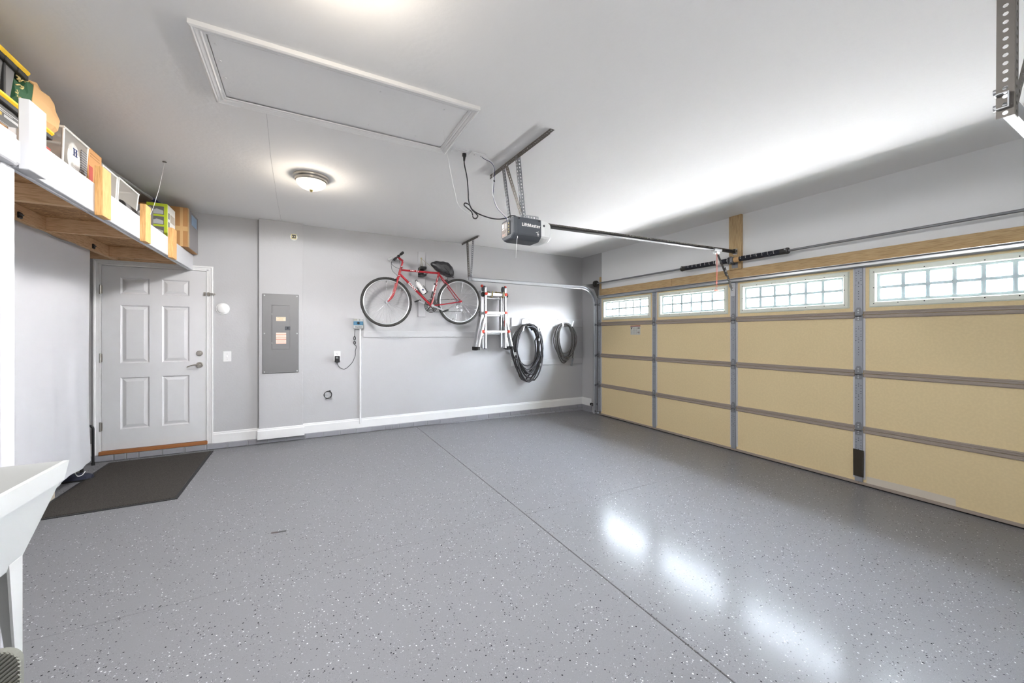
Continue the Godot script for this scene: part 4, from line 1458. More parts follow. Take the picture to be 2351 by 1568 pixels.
	lathe(st, [Vector2(0, 0), Vector2(0.03, 0), Vector2(0.03, 0.014), Vector2(0.018, 0.022), Vector2(0.011, 0.026), Vector2(0.010, 0.044), Vector2(0, 0.046)], 16, Transform3D(along(-bd), b0 - bd * 0.028))
	obj("bottle_cap", st, "white_plastic", t)
	st = mb()
	tube(st, spline([b0 - bd * 0.055 + bn * 0.012, b0 - bd * 0.085 + bn * 0.015, b0 - bd * 0.092 + bn * 0.0, b0 - bd * 0.075 - bn * 0.012], 4), 0.004, 6)
	obj("loop", st, "black_plastic", t)
	st = mb()
	box(st, b0 + bd * 0.075 + Vector3(0, 0, 0.037), Vector3(0.024, 0.02, 0.002), 0.0, turn)
	obj("print", st, "cable_blue", t)
	t = thing("bicycle_pump", "slim white and black pump strapped along the seat tube of the red bicycle", "pump", Vector3(-3.01, 2.06, z + 0.03))
	st = mb()
	rod(st, Vector3(-2.984, 2.165, z + 0.028), Vector3(-3.012, 2.065, z + 0.03), 0.012, 12)
	obj("barrel", st, "white_plastic", t)
	st = mb()
	rod(st, Vector3(-3.012, 2.065, z + 0.03), Vector3(-3.036, 1.965, z + 0.034), 0.0105, 12)
	rod(st, Vector3(-2.979, 2.185, z + 0.028), Vector3(-2.984, 2.163, z + 0.028), 0.0135, 12)
	obj("handle", st, "black_plastic", t)
	# hoist that holds the bicycle
	t = thing("bicycle_hoist", "cord and black clamp fixed to the upright board holding up the red bicycle", "hoist", Vector3(-3.12, 2.4, 0.02))
	st = mb()
	span(st, Vector3(-3.165, 2.40, 0.021), Vector3(-3.08, 2.44, 0.20), 0.004)
	span(st, Vector3(-3.165, 2.30, 0.021), Vector3(-3.08, 2.325, 0.20), 0.004)
	span(st, Vector3(-3.165, 2.30, 0.021), Vector3(-3.08, 2.44, 0.04), 0.004)
	obj("clamp", st, "black_plastic", t)
	st = mb()
	rod(st, Vector3(-3.15, 2.345, 0.04), Vector3(-3.15, 2.345, 0.215), 0.008, 8)
	rod(st, Vector3(-3.09, 2.325, 0.04), Vector3(-3.09, 2.325, 0.26), 0.006, 8)
	obj("support_arm", st, "rail_dark", t)
	st = mb()
	var tip = Vector3(-3.115, 2.585, 0.03)
	rod(st, tip, Vector3(-3.16, 2.44, 0.12), 0.002, 5)
	rod(st, tip, Vector3(-3.10, 2.44, 0.05), 0.003, 5)
	rod(st, tip, Vector3(-2.90, 2.345, 0.235), 0.002, 5)
	rod(st, Vector3(-3.16, 2.44, 0.12), Vector3(-3.20, 2.36, 0.24), 0.002, 5)
	obj("cord", st, "hook_brass", t)
	st = mb()
	disc(st, Vector3(-3.115, 2.59, 0.02), Vector3(0, 0, 1), 0.01, 0.012, 10)
	obj("screw_eye", st, "hook_brass", t)

# ------------------------------------------------------------------ ladder and hoses
func make_ladder():
	var t = thing("folding_ladder", "folded aluminium ladder with red joints hanging between the bicycle and the hose", "ladder", Vector3(-1.98, 1.2, 0.2))
	var zf = 0.29
	var xs = [-2.150, -1.797]
	var st
	for i in 2:
		var x: float = xs[i]
		var s = -1.0 if i == 0 else 1.0
		st = mb()
		span(st, Vector3(x - 0.014, 1.205, zf - 0.065), Vector3(x + 0.014, 2.185, zf), 0.005)
		obj("inner_rail", st, "aluminium", t)
		# outer flared rail
		st = mb()
		var a = Vector3(x + s * 0.012, 1.70, zf - 0.03)
		var b = Vector3(x + s * 0.128, 1.205, zf - 0.03)
		var dd = (b - a)
		box(st, (a + b) * 0.5, Vector3(0.027, dd.length(), 0.065), 0.005, Basis(Vector3(0, 0, 1), atan2(dd.x, -dd.y)))
		obj("flared_rail", st, "aluminium", t)
		st = mb()
		rod(st, Vector3(x + s * 0.10, 1.335, zf - 0.035), Vector3(x, 1.44, zf - 0.035), 0.008, 6)
		obj("strut", st, "aluminium_side", t)
		# rear half, folded against the front
		st = mb()
		span(st, Vector3(x - 0.016 + s * 0.018, 1.70, 0.06), Vector3(x + 0.016 + s * 0.018, 2.14, 0.165), 0.005)
		var a2 = Vector3(x + s * 0.02, 1.72, 0.112)
		var b2 = Vector3(x + s * 0.115, 1.205, 0.112)
		var d2 = (b2 - a2)
		box(st, (a2 + b2) * 0.5, Vector3(0.034, d2.length(), 0.10), 0.005, Basis(Vector3(0, 0, 1), atan2(d2.x, -d2.y)))
		span(st, Vector3(x - 0.012 - s * 0.01, 1.21, 0.08), Vector3(x + 0.012 - s * 0.01, 2.1, 0.15), 0.004)
		obj("rear_rail", st, "aluminium_side", t)
		each("print_label", "black_plastic", t, [1.95, 1.86, 1.78, 1.72], func(s_, q): span(s_, Vector3(x - 0.0165 + s * 0.018, q - 0.03, 0.085), Vector3(x + 0.0165 + s * 0.018, q + 0.03, 0.112)))
		each("print_label", "black_plastic", t, [[1.95, 0.03], [1.66, 0.05]], func(s_, q): span(s_, Vector3(x - 0.0146, q[0] - q[1], zf - 0.055), Vector3(x + 0.0146, q[0] + q[1], zf - 0.04)))
		each("foot", "rubber", t, [[Vector3(x + s * 0.128, 1.212, zf - 0.03), Vector3(0.042, 0.052, 0.075)], [Vector3(x + s * 0.118, 1.205, 0.112), Vector3(0.05, 0.06, 0.115)], [Vector3(x, 1.204, zf - 0.032), Vector3(0.032, 0.012, 0.07)]], func(s_, q): box(s_, q[0], q[1], 0.004))
		# hinge at the top
		st = mb()
		disc(st, Vector3(x - 0.022, 2.165, 0.20), Vector3(1, 0, 0), 0.046, 0.044, 16, 0.006)
		obj("hinge", st, "charcoal_plastic", t)
		st = mb()
		disc(st, Vector3(x + s * 0.02, 2.205, 0.20), Vector3(s, 0, 0), 0.022, 0.03, 12, 0.006)
		obj("red_cap", st, "red_plastic", t)
		each("red_cap", "red_plastic", t, [2.075, 1.779], func(s_, y): disc(s_, Vector3(x, y, zf - 0.004), Vector3(0, 0, 1), 0.024, 0.018, 16, 0.005))
		st = mb()
		box(st, Vector3(x + s * 0.05, 1.477, zf + 0.004), Vector3(0.046, 0.05, 0.03), 0.01)
		obj("red_cap", st, "red_plastic", t)
		st = mb()
		span(st, Vector3(x - 0.0148, 1.56, zf - 0.03), Vector3(x + 0.0148, 1.66, zf - 0.018))
		obj("red_stripe", st, "red_plastic", t)
		st = mb()
		disc(st, Vector3(x + s * 0.018, 2.068, zf - 0.05), Vector3(s, 0, 0), 0.038, 0.034, 14, 0.006)
		obj("lock_knob", st, "black_plastic", t)
	for y in [2.068, 1.779, 1.477]:
		var wide = 0.045 if y < 1.5 else 0.0
		st = mb()
		box(st, Vector3(-1.9735, y, zf - 0.018), Vector3(0.34 + wide * 2.0, 0.034 if y < 2 else 0.05, 0.034), 0.006)
		box(st, Vector3(-1.9735, y - 0.02, zf - 0.05), Vector3(0.33 + wide, 0.014, 0.03), 0.003)
		obj("rung", st, "aluminium", t)
	for y in [2.02, 1.74, 1.44]:
		st = mb()
		box(st, Vector3(-1.9735, y, 0.11), Vector3(0.36, 0.03, 0.035), 0.005)
		obj("rear_rung", st, "aluminium_side", t)
	# hooks the ladder hangs on
	for x in [-2.045, -1.845]:
		var h = thing("ladder_hook", ["brass coloured hook over the ladder's top rung near the bicycle wheel", "brass coloured hook over the ladder's top rung near the hose"][0 if x < -2 else 1], "hook", Vector3(x, 2.1, 0.018))
		st = mb()
		tube(st, spline([Vector3(x, 2.13, 0.018), Vector3(x, 2.125, 0.10), Vector3(x, 2.11, 0.20), Vector3(x, 2.033, 0.25), Vector3(x, 2.03, 0.275), Vector3(x, 2.05, 0.302), Vector3(x, 2.115, 0.306)], 5), 0.009, 8)
		obj("hook_arm", st, "hook_brass", h)
		st = mb()
		disc(st, Vector3(x, 2.13, 0.018), Vector3(0, 0, 1), 0.022, 0.006, 14)
		obj("hook_plate", st, "hook_brass", h)

func hose_path(cx, top, loops, za, zb, sd):
	rng.seed = sd
	var pts = []
	for l in loops.size():
		var a: float = loops[l][0]
		var b: float = loops[l][1]
		var dx: float = loops[l][2]
		var nx = loops[(l + 1) % loops.size()]
		for i in 22:
			var f = i / 22.0
			var an = -TAU * f + PI / 2
			var aa = lerpf(a, nx[0], f)
			var bb = lerpf(b, nx[1], f)
			var ddx = lerpf(dx, nx[2], f)
			var yy = sin(an)
			# hanging loop: round top, narrowing to the bottom
			var wide = aa * (1.0 - 0.22 * maxf(0.0, -yy))
			var zz = lerpf(za, zb, fmod(l * 0.618 + f * 0.31, 1.0)) + 0.012 * sin(an * 2.0 + l)
			pts.append(Vector3(cx + ddx * (0.5 - yy * 0.5) + cos(an) * wide, top - bb + yy * bb + 0.004 * sin(l * 3.0), zz))
	return pts

func make_hoses():
	var st
	var t = thing("garden_hose", "large coil of black garden hose with long loops hanging beside the ladder", "hose", Vector3(-1.29, 0.59, 0.06))
	rng.seed = 8
	var loops = []
	for i in 12:
		loops.append([0.20 + rng.randf() * 0.12, 0.34 + rng.randf() * 0.15, rng.randf_range(-0.05, 0.06)])
	loops[3] = [0.23, 0.49, 0.06]
	loops[7] = [0.24, 0.505, 0.02]
	st = mb()
	tube(st, hose_path(-1.285, 1.605, loops, 0.05, 0.20, 3), 0.0125, 8)
	obj("hose", st, "hose_black", t)
	st = mb()
	tube(st, spline([Vector3(-1.10, 1.53, 0.205), Vector3(-1.11, 1.40, 0.215), Vector3(-1.12, 1.20, 0.215), Vector3(-1.06, 1.0, 0.21), Vector3(-1.08, 0.92, 0.21)], 6), 0.012, 8)
	obj("loose_end", st, "hose_black", t)
	each("coupling", "galvanised", t, [[Vector3(-1.113, 1.36, 0.216), Vector3(-1.116, 1.32, 0.216)], [Vector3(-1.08, 0.93, 0.21), Vector3(-1.085, 0.89, 0.21)], [Vector3(-1.565, 1.13, 0.18), Vector3(-1.56, 1.08, 0.18)]], func(s_, q): rod(s_, q[0], q[1], 0.0155, 10))
	t = thing("hose_hanger", "pale hose hanger on the board holding the large black hose", "hose hanger", Vector3(-1.28, 1.6, 0.02))
	st = mb()
	tube(st, spline([Vector3(-1.37, 1.60, 0.05), Vector3(-1.36, 1.67, 0.045), Vector3(-1.32, 1.705, 0.04), Vector3(-1.24, 1.705, 0.04), Vector3(-1.20, 1.67, 0.045), Vector3(-1.185, 1.60, 0.05)], 5), 0.008, 8)
	obj("back_bracket", st, "controller_grey", t)
	st = mb()
	var arch = []
	for i in 13:
		var a = PI * i / 12.0
		arch.append(Vector2(cos(a) * 0.13, sin(a) * 0.07))
	for i in 13:
		var a = PI - PI * i / 12.0
		arch.append(Vector2(cos(a) * 0.12, sin(a) * 0.06))
	prism(st, arch, 0.2, Transform3D(Basis(), Vector3(-1.28, 1.50, 0.021)))
	obj("saddle_shelf", st, "charcoal_plastic", t)
	each("lip", "controller_grey", t, [-1, 1], func(s_, s): box(s_, Vector3(-1.28 + s * 0.145, 1.525, 0.225), Vector3(0.022, 0.10, 0.012), 0.004, Basis(Vector3(0, 0, 1), 0.3 * s)))
	# smaller coil
	t = thing("garden_hose", "smaller coil of grey hose hanging near the corner", "hose", Vector3(-0.47, 0.85, 0.05))
	var l2 = []
	for i in 8:
		l2.append([0.17 + rng.randf() * 0.07, 0.28 + rng.randf() * 0.11, rng.randf_range(-0.03, 0.04)])
	l2[2] = [0.17, 0.27, 0.03]
	st = mb()
	tube(st, hose_path(-0.475, 1.635, l2, 0.05, 0.14, 9), 0.0115, 8)
	obj("hose", st, "hose_grey", t)
	st = mb()
	tube(st, spline([Vector3(-0.275, 1.30, 0.1), Vector3(-0.27, 1.15, 0.08), Vector3(-0.275, 0.99, 0.06)], 5), 0.010, 8)
	obj("loose_end", st, "hose_grey", t)
	st = mb()
	rod(st, Vector3(-0.262, 0.99, 0.06), Vector3(-0.30, 0.87, 0.06), 0.014, 10)
	disc(st, Vector3(-0.30, 0.872, 0.06), Vector3(-0.3, -1, 0), 0.02, 0.025, 10)
	obj("nozzle", st, "galvanised_dull", t)
	t = thing("hose_hanger", "white two-prong hose hanger holding the smaller grey hose", "hose hanger", Vector3(-0.47, 1.6, 0.02))
	for s in [-1, 1]:
		st = mb()
		box(st, Vector3(-0.455 + s * 0.11, 1.625, 0.15), Vector3(0.028, 0.11, 0.012), 0.005, Basis(Vector3(0, 0, 1), -0.35 * s if s > 0 else 0.35))
		box(st, Vector3(-0.455 + s * 0.10, 1.585, 0.085), Vector3(0.03, 0.012, 0.13), 0.004)
		obj("prong", st, "white_plastic", t)
	st = mb()
	span(st, Vector3(-0.585, 1.575, 0.021), Vector3(-0.325, 1.62, 0.03), 0.003)
	obj("back_plate", st, "white_plastic", t)
	st = mb()
	disc(st, Vector3(-0.585, 1.70, 0.021), Vector3(0, 0, 1), 0.006, 0.006, 8)
	obj("nail", st, "charcoal_plastic", t)

# ------------------------------------------------------------------ ceiling
func loft(st, rings):
	var n: int = rings[0].size()
	for i in rings.size() - 1:
		for j in n:
			var j2 = (j + 1) % n
			var a: Vector3 = rings[i][j]
			var b: Vector3 = rings[i][j2]
			var c: Vector3 = rings[i + 1][j2]
			var d: Vector3 = rings[i + 1][j]
			var mid = Vector3.ZERO
			for q in n:
				mid += rings[i][q] + rings[i + 1][q]
			mid /= 2.0 * n
			var nn = (c - a).cross(d - b).normalized()
			if nn.dot((a + b + c + d) * 0.25 - mid) < 0:
				nn = -nn
			quad(st, a, b, c, d, nn)
	for e in [[0, 1], [rings.size() - 1, rings.size() - 2]]:
		var m0 = Vector3.ZERO
		var m1 = Vector3.ZERO
		for q in n:
			m0 += rings[e[0]][q] / n
			m1 += rings[e[1]][q] / n
		var nn = (rings[e[0]][1] - rings[e[0]][0]).cross(rings[e[0]][2] - rings[e[0]][1]).normalized()
		if nn.dot(m0 - m1) < 0:
			nn = -nn
		for j in n:
			tri(st, m0, rings[e[0]][j], rings[e[0]][(j + 1) % n], nn, nn, nn)

func make_lamp(at, label, down, side, glow):
	var t = thing("ceiling_lamp", label, "ceiling lamp", at, "flush dome ceiling lamps")
	var xf = Transform3D(Basis(), at)
	var st = mb()
	lathe(st, [Vector2(0.118, -0.052), Vector2(0.128, -0.054), Vector2(0.134, -0.046), Vector2(0.136, -0.030), Vector2(0.150, -0.022), Vector2(0.152, -0.008), Vector2(0.148, 0.0), Vector2(0, 0)], 40, xf)
	obj("pan", st, "nickel", t)
	st = mb()
	var pr = []
	for i in 13:
		var a = PI / 2 * i / 12.0
		pr.append(Vector2(0.126 * sin(a), -0.045 - 0.078 * cos(a)))
	lathe(st, pr, 40, xf)
	obj("glass_dome", st, "lamp_glass", t)
	st = mb()
	lathe(st, [Vector2(0, -0.142), Vector2(0.008, -0.140), Vector2(0.012, -0.132), Vector2(0.017, -0.124), Vector2(0.017, -0.118), Vector2(0, -0.118)], 14, xf)
	obj("finial", st, "hook_brass", t)
	var l = OmniLight3D.new()
	l.name = "lamp_glow"
	l.light_color = Color(1.0, 0.95, 0.87)
	l.light_energy = glow
	l.light_size = 0.08
	l.omni_range = 12.0
	l.omni_attenuation = 2.0
	l.shadow_enabled = true
	t.add_child(l)
	l.position = Vector3(0, -0.085, 0)
	var d = AreaLight3D.new()
	d.name = "lamp_downlight"
	d.light_color = Color(1.0, 1.0, 1.0)
	d.light_energy = down
	d.area_size = Vector2(0.22, 0.22)
	d.area_range = 14.0
	d.area_attenuation = 2.0
	d.shadow_enabled = true
	t.add_child(d)
	d.position = Vector3(0, -0.146, 0)
	d.rotation = Vector3(-PI / 2, 0, 0)
	var w = SpotLight3D.new()
	w.name = "lamp_sidelight"
	w.light_color = Color(1.0, 1.0, 1.0)
	w.light_energy = side
	w.light_size = 0.12
	w.spot_range = 14.0
	w.spot_attenuation = 2.0
	w.spot_angle = 89.5
	w.spot_angle_attenuation = 0.04
	w.shadow_enabled = true
	t.add_child(w)
	w.position = Vector3(0, -0.15, 0)
	w.rotation = Vector3(-PI / 2, 0, 0)

func make_ceiling_things():
	var st
	var t
	make_lamp(Vector3(-4.638, H, 1.835), "lit white dome lamp on the ceiling in front of the electrical panel", 1.2, 0.8, 0.25)
	make_lamp(Vector3(-4.57, H, 4.30), "lit white dome lamp on the ceiling beyond the attic hatch, nearest the viewer", 1.6, 1.5, 0.26)
	# attic hatch
	t = thing("attic_hatch", "long white attic hatch with moulded trim in the ceiling", "attic hatch", Vector3(-4.44, H, 3.25))
	st = mb()
	span(st, Vector3(-5.118, H - 0.010, 2.998), Vector3(-3.770, H - 0.001, 3.535))
	obj("hatch_panel", st, "ceiling_white", t)
	var x0 = -5.182
	var x1 = -3.708
	var z0 = 2.900
	var z1 = 3.600
	# mitred moulding: rings from the outer edge to the opening
	var loops = [[0.0, 0.0], [0.0, 0.022], [0.010, 0.027], [0.016, 0.023], [0.022, 0.023], [0.034, 0.017], [0.040, 0.019], [0.046, 0.014], [0.058, 0.013], [0.060, 0.006]]
	var sides = [[Vector2(x0, z1), Vector2(x1, z1), Vector2(1, -1), Vector2(-1, -1)], [Vector2(x1, z0), Vector2(x0, z0), Vector2(-1, 1), Vector2(1, 1)], [Vector2(x0, z0), Vector2(x0, z1), Vector2(1, 1), Vector2(1, -1)], [Vector2(x1, z1), Vector2(x1, z0), Vector2(-1, -1), Vector2(-1, 1)]]
	for s in sides:
		st = mb()
		for q in loops.size() - 1:
			var a: Vector2 = s[0] + s[2] * loops[q][0]
			var b: Vector2 = s[1] + s[3] * loops[q][0]
			var c: Vector2 = s[1] + s[3] * loops[q + 1][0]
			var d: Vector2 = s[0] + s[2] * loops[q + 1][0]
			var ya: float = H - loops[q][1]
			var yb: float = H - loops[q + 1][1]
			var va = Vector3(a.x, ya, a.y)
			var vb = Vector3(b.x, ya, b.y)
			var vc = Vector3(c.x, yb, c.y)
			var nn = (vb - va).cross(vc - va).normalized()
			var outward = Vector3((s[0].x + s[1].x) * 0.5 + 4.445, -1.5, (s[0].y + s[1].y) * 0.5 - 3.25) if q < 2 else Vector3(0, -1, 0)
			if nn.dot(outward) < 0:
				nn = -nn
			quad(st, va, vb, vc, Vector3(d.x, yb, d.y), nn)
		obj("moulding", st, "trim_white", t)
	for q in [[-5.094, 3.475], [-5.096, 3.34], [-5.097, 3.184], [-5.096, 3.046], [-4.305, 3.472], [-3.91, 3.473], [-4.306, 3.049], [-3.987, 3.055]]:
		st = mb()
		disc(st, Vector3(q[0], H - 0.010, q[1]), Vector3(0, -1, 0), 0.007, 0.003, 10, 0.0015)
		obj("screw_head", st, "trim_white", t)
	st = mb()
	tube(st, spline([Vector3(-3.834, H - 0.011, 3.239), Vector3(-3.80, 2.80, 3.18), Vector3(-3.748, 2.71, 3.11), Vector3(-3.685, 2.53, 3.06), Vector3(-3.63, 2.43, 3.02), Vector3(-3.49, 2.39, 2.965)], 6), 0.001, 5)
	tag(obj("pull_cord", st, "string_white"), "thin white pull cord slanting down from the attic hatch to the opener cord", "cord")
	# hairline seam of the ceiling board
	st = mb()
	var sp = [Vector3(-4.92, H - 0.0004, 2.89), Vector3(-4.93, H - 0.0004, 2.5), Vector3(-4.94, H - 0.0004, 2.1), Vector3(-4.944, H - 0.0004, 1.5), Vector3(-4.95, H - 0.0004, 0.9), Vector3(-4.946, H - 0.0004, 0.1)]
	tube(st, spline(sp, 5), 0.0007, 4)
	var seam = obj("ceiling_crack", st, "mortar_grey", get_node("ceiling"))
	# eye hook over the loft and its string
	t = thing("ceiling_eye", "small screw eye in the ceiling with a white string down to the loft", "hook", Vector3(-5.732, H, 1.613))
	st = mb()
	disc(st, Vector3(-5.732, H - 0.004, 1.613), Vector3(0, -1, 0), 0.012, 0.006, 10)
	box(st, Vector3(-5.732, H - 0.008, 1.613), Vector3(0.03, 0.006, 0.012), 0.002)
	obj("eye", st, "angle_steel", t)
	st = mb()
	tube(st, [Vector3(-5.732, H - 0.01, 1.613), Vector3(-5.772, 2.65, 1.60), Vector3(-5.80, 2.485, 1.63), Vector3(-5.815, 2.42, 1.645)], 0.0016, 5)
	obj("string", st, "string_white", t)

func make_opener():
	var st
	var y = 2.315
	var t = thing("garage_door_opener", "dark grey garage door opener motor hanging from punched steel", "door opener", Vector3(-3.03, 2.225, 3.0))
	var sec = [Vector2(-0.112, 0.080), Vector2(-0.10, 0.086), Vector2(0.10, 0.086), Vector2(0.112, 0.080), Vector2(0.118, -0.055), Vector2(0.108, -0.070), Vector2(0.07, -0.097), Vector2(-0.07, -0.097), Vector2(-0.108, -0.070), Vector2(-0.118, -0.055)]
	var ring = func(x, k, dy):
		var r = []
		for q in sec:
			r.append(Vector3(x, y + dy + q.y * k, 3.0 + q.x * k))
		return r
	st = mb()
	loft(st, [ring.call(-3.200, 0.86, 0.0), ring.call(-3.192, 0.94, 0.0), ring.call(-3.165, 1.0, 0.0), ring.call(-2.935, 1.0, 0.0)])
	obj("housing", st, "charcoal_plastic", t)
	st = mb()
	loft(st, [ring.call(-2.935, 0.985, 0.0), ring.call(-2.90, 0.98, 0.0), ring.call(-2.865, 0.93, -0.002), ring.call(-2.835, 0.84, -0.004), ring.call(-2.815, 0.70, -0.006), ring.call(-2.808, 0.5, -0.008)])
	obj("lens_cover", st, "lens_white", t, "white plastic lamp lens")
	st = mb()
	disc(st, Vector3(-2.905, 2.352, 3.112), Vector3(0, 0, 1), 0.010, 0.003, 10)
	obj("lens_clip", st, "charcoal_plastic", t)
	st = mb()
	span(st, Vector3(-3.204, 2.255, 2.915), Vector3(-3.199, 2.375, 3.005), 0.001)
	quad(st, Vector3(-3.2045, 2.255, 2.915), Vector3(-3.2045, 2.255, 3.005), Vector3(-3.2045, 2.375, 3.005), Vector3(-3.2045, 2.375, 2.915), Vector3(-1, 0, 0))
	obj("rating_label", st, "unit_label", t)
	st = mb()
	span(st, Vector3(-3.206, 2.262, 3.015), Vector3(-3.198, 2.372, 3.06), 0.002)
	obj("terminal_strip", st, "black_plastic", t)
	each("terminal", "hook_brass", t, [0, 1, 2, 3], func(s_, k): disc(s_, Vector3(-3.206, 2.28 + k * 0.024, 3.045), Vector3(-1, 0, 0), 0.006, 0.005, 8))
	each("screw", "black_plastic", t, [Vector3(-3.15, 2.385, 3.113), Vector3(-2.955, 2.385, 3.113)], func(s_, q): disc(s_, q, Vector3(0, 0, 1), 0.007, 0.004, 8))
	st = mb()
	prism(st, [Vector2(-3.17, -0.001), Vector2(-2.94, -0.001), Vector2(-2.94, 0.004), Vector2(-3.17, 0.004)], 0.004, Transform3D(Basis(), Vector3(0, 2.252, 3.114)))
	obj("edge_ridge", st, "charcoal_plastic", t)
	lettering("lettering", "LiftMaster", 0.036, "decal_white", t, Vector3(-3.035, 2.338, 3.1155), Basis(), 0.003, 900)
	st = mb()
	for q in [[-2.975, 2.290, 0.03, 0.003, 0.3], [-2.972, 2.281, 0.022, 0.003, -0.5], [-2.968, 2.270, 0.018, 0.005, 0.0], [-2.966, 2.260, 0.014, 0.004, 0.0]]:
		box(st, Vector3(q[0], q[1], 3.118), Vector3(q[2], q[3], 0.002), 0.0, Basis(Vector3(0, 0, 1), q[4]))
	obj("print", st, "decal_white", t)
	# steel that hangs it
	st = mb()
	angle_iron(st, Vector3(-3.198, H - 0.0015, 2.66), Vector3(-3.168, H - 0.0015, 3.595), Vector3(1, 0, 0), Vector3(0, -1, 0), 0.038, 0.026)
	obj("ceiling_angle", st, "angle_steel", t)
	st = mb()
	angle_iron(st, Vector3(-3.19, 2.875, 2.885), Vector3(-3.15, 2.398, 2.93), Vector3(0, 0, 1), Vector3(1, 0, 0), 0.03, 0.026)
	obj("hanger", st, "galvanised_dull", t)
	st = mb()
	angle_iron(st, Vector3(-3.188, 2.875, 3.150), Vector3(-3.09, 2.398, 3.075), Vector3(0, 0, -1), Vector3(1, 0, 0), 0.03, 0.026)
	obj("hanger", st, "galvanised_dull", t)
	st = mb()
	holed(st, Vector3(-3.198, 2.87, 2.975), Vector3(-3.115, 2.43, 3.085), Vector3(0, 0, 1), 0.042, 0.026, 0.0075)
	obj("diagonal_brace", st, "angle_steel", t)
	st = mb()
	holed(st, Vector3(-3.08, 2.418, 3.08), Vector3(-2.94, 2.418, 3.08), Vector3(0, 1, 0), 0.032, 0.03, 0.0075)
	span(st, Vector3(-3.10, 2.399, 2.92), Vector3(-2.93, 2.403, 3.08))
	obj("top_plate", st, "galvanised", t)
	each("bolt", "galvanised", t, [Vector3(-3.115, 2.44, 3.088), Vector3(-3.12, 2.415, 3.088), Vector3(-3.19, 2.86, 2.98)], func(s_, q): disc(s_, q, Vector3(-0.3, 0, 1), 0.008, 0.012, 6))
	# rail with drive chain, trolley and arm
	t = thing("opener_rail", "dark steel rail and chain from the opener motor to the header over the door", "rail", Vector3(-1.4, 2.40, 3.0))
	var a = Vector3(-2.83, 2.398, 3.0)
	var b = Vector3(-0.055, 2.446, 3.0)
	var u = (b - a).normalized()
	var bas = Basis(u, Vector3(-u.y, u.x, 0), Vector3(0, 0, 1))
	st = mb()
	box(st, (a + b) * 0.5, Vector3((b - a).length(), 0.034, 0.004), 0.0, bas)
	box(st, (a + b) * 0.5 + Vector3(0, -0.015, 0), Vector3((b - a).length(), 0.004, 0.05), 0.001, bas)
	obj("beam", st, "rail_dark", t)
	st = mb()
	for s in [-1, 1]:
		var nl = 150
		for i in nl:
			var p = a.lerp(b, (i + 0.5) / nl)
			box(st, p + bas.y * 0.010 + Vector3(0, 0, 0.012 * s), Vector3(0.013, 0.012, 0.006 if i % 2 else 0.009), 0.0, bas)
	obj("chain", st, "angle_steel", t)
	st = mb()
	box(st, b + Vector3(0.0, 0.002, 0), Vector3(0.06, 0.05, 0.045), 0.004, bas)
	rod(st, b + Vector3(-0.01, 0, -0.035), b + Vector3(-0.01, 0, 0.035), 0.009, 8)
	obj("pulley_bracket", st, "rail_dark", t)
	st = mb()
	span(st, Vector3(-0.035, 2.41, 2.975), Vector3(-0.039, 2.48, 3.025))
	span(st, Vector3(-0.036, 2.425, 2.972), Vector3(-0.075, 2.465, 2.976))
	span(st, Vector3(-0.036, 2.425, 3.024), Vector3(-0.075, 2.465, 3.028))
	obj("header_bracket", st, "galvanised", t)
	st = mb()
	box(st, Vector3(-0.40, 2.425, 3.0), Vector3(0.13, 0.03, 0.06), 0.006, bas)
	box(st, Vector3(-0.40, 2.398, 3.0), Vector3(0.10, 0.04, 0.025), 0.008, bas)
	rod(st, Vector3(-0.43, 2.395, 2.975), Vector3(-0.43, 2.395, 3.03), 0.012, 10)
	obj("trolley", st, "lens_white", t)
	st = mb()
	var a0 = Vector3(-0.385, 2.385, 3.0)
	var a1 = Vector3(-0.235, 2.17, 3.0)
	var a2 = Vector3(-0.105, 1.965, 3.0)
	holed(st, a0, a1 + (a1 - a0) * 0.15, (a1 - a0).cross(Vector3(0, 0, 1)), 0.03, 0.05, 0.004, 0.005)
	obj("arm", st, "rail_dark", t)
	st = mb()
	holed(st, a1 + Vector3(-0.02, 0.06, 0.006), a2 + Vector3(0, 0, 0.006), (a2 - a1).cross(Vector3(0, 0, 1)), 0.03, 0.035, 0.006, 0.005)
	obj("arm", st, "rail_dark", t)
	each("arm_bolt", "galvanised", t, [a1 + Vector3(-0.01, 0.02, 0.008), a1 + Vector3(0.02, -0.02, 0.008), a2 + Vector3(-0.005, 0.015, 0.008)], func(s_, q): disc(s_, q, Vector3(0, 0, 1), 0.009, 0.008, 8))
	t = thing("release_cord", "thin red release cord hanging from the opener trolley", "cord", Vector3(-0.43, 1.93, 3.0))
	st = mb()
	tube(st, spline([Vector3(-0.43, 2.385, 3.02), Vector3(-0.434, 2.2, 3.02), Vector3(-0.436, 2.03, 3.02)], 4), 0.0028, 6)
	tube(st, spline([Vector3(-0.428, 2.385, 3.026), Vector3(-0.424, 2.2, 3.026), Vector3(-0.428, 2.1, 3.024), Vector3(-0.422, 1.98, 3.022)], 4), 0.002, 6)
	tube(st, spline([Vector3(-0.436, 2.03, 3.02), Vector3(-0.443, 1.97, 3.02), Vector3(-0.45, 1.945, 3.02)], 4), 0.0028, 6)
	obj("rope", st, "rope_red", t)
	st = mb()
	rod(st, Vector3(-0.465, 1.945, 3.02), Vector3(-0.405, 1.948, 3.02), 0.008, 8)
	disc(st, Vector3(-0.436, 2.05, 3.02), Vector3(0, -1, 0), 0.008, 0.02, 8)
	obj("pull_handle", st, "rope_red", t)
	# power cord, outlet and wires
	t = thing("ceiling_outlet", "white outlet plate on the ceiling with the opener's black plug", "outlet", Vector3(-3.61, H, 2.967))
	st = mb()
	box(st, Vector3(-3.612, H - 0.004, 2.967), Vector3(0.118, 0.008, 0.075), 0.003)
	obj("cover_plate", st, "white_plastic", t)
	st = mb()
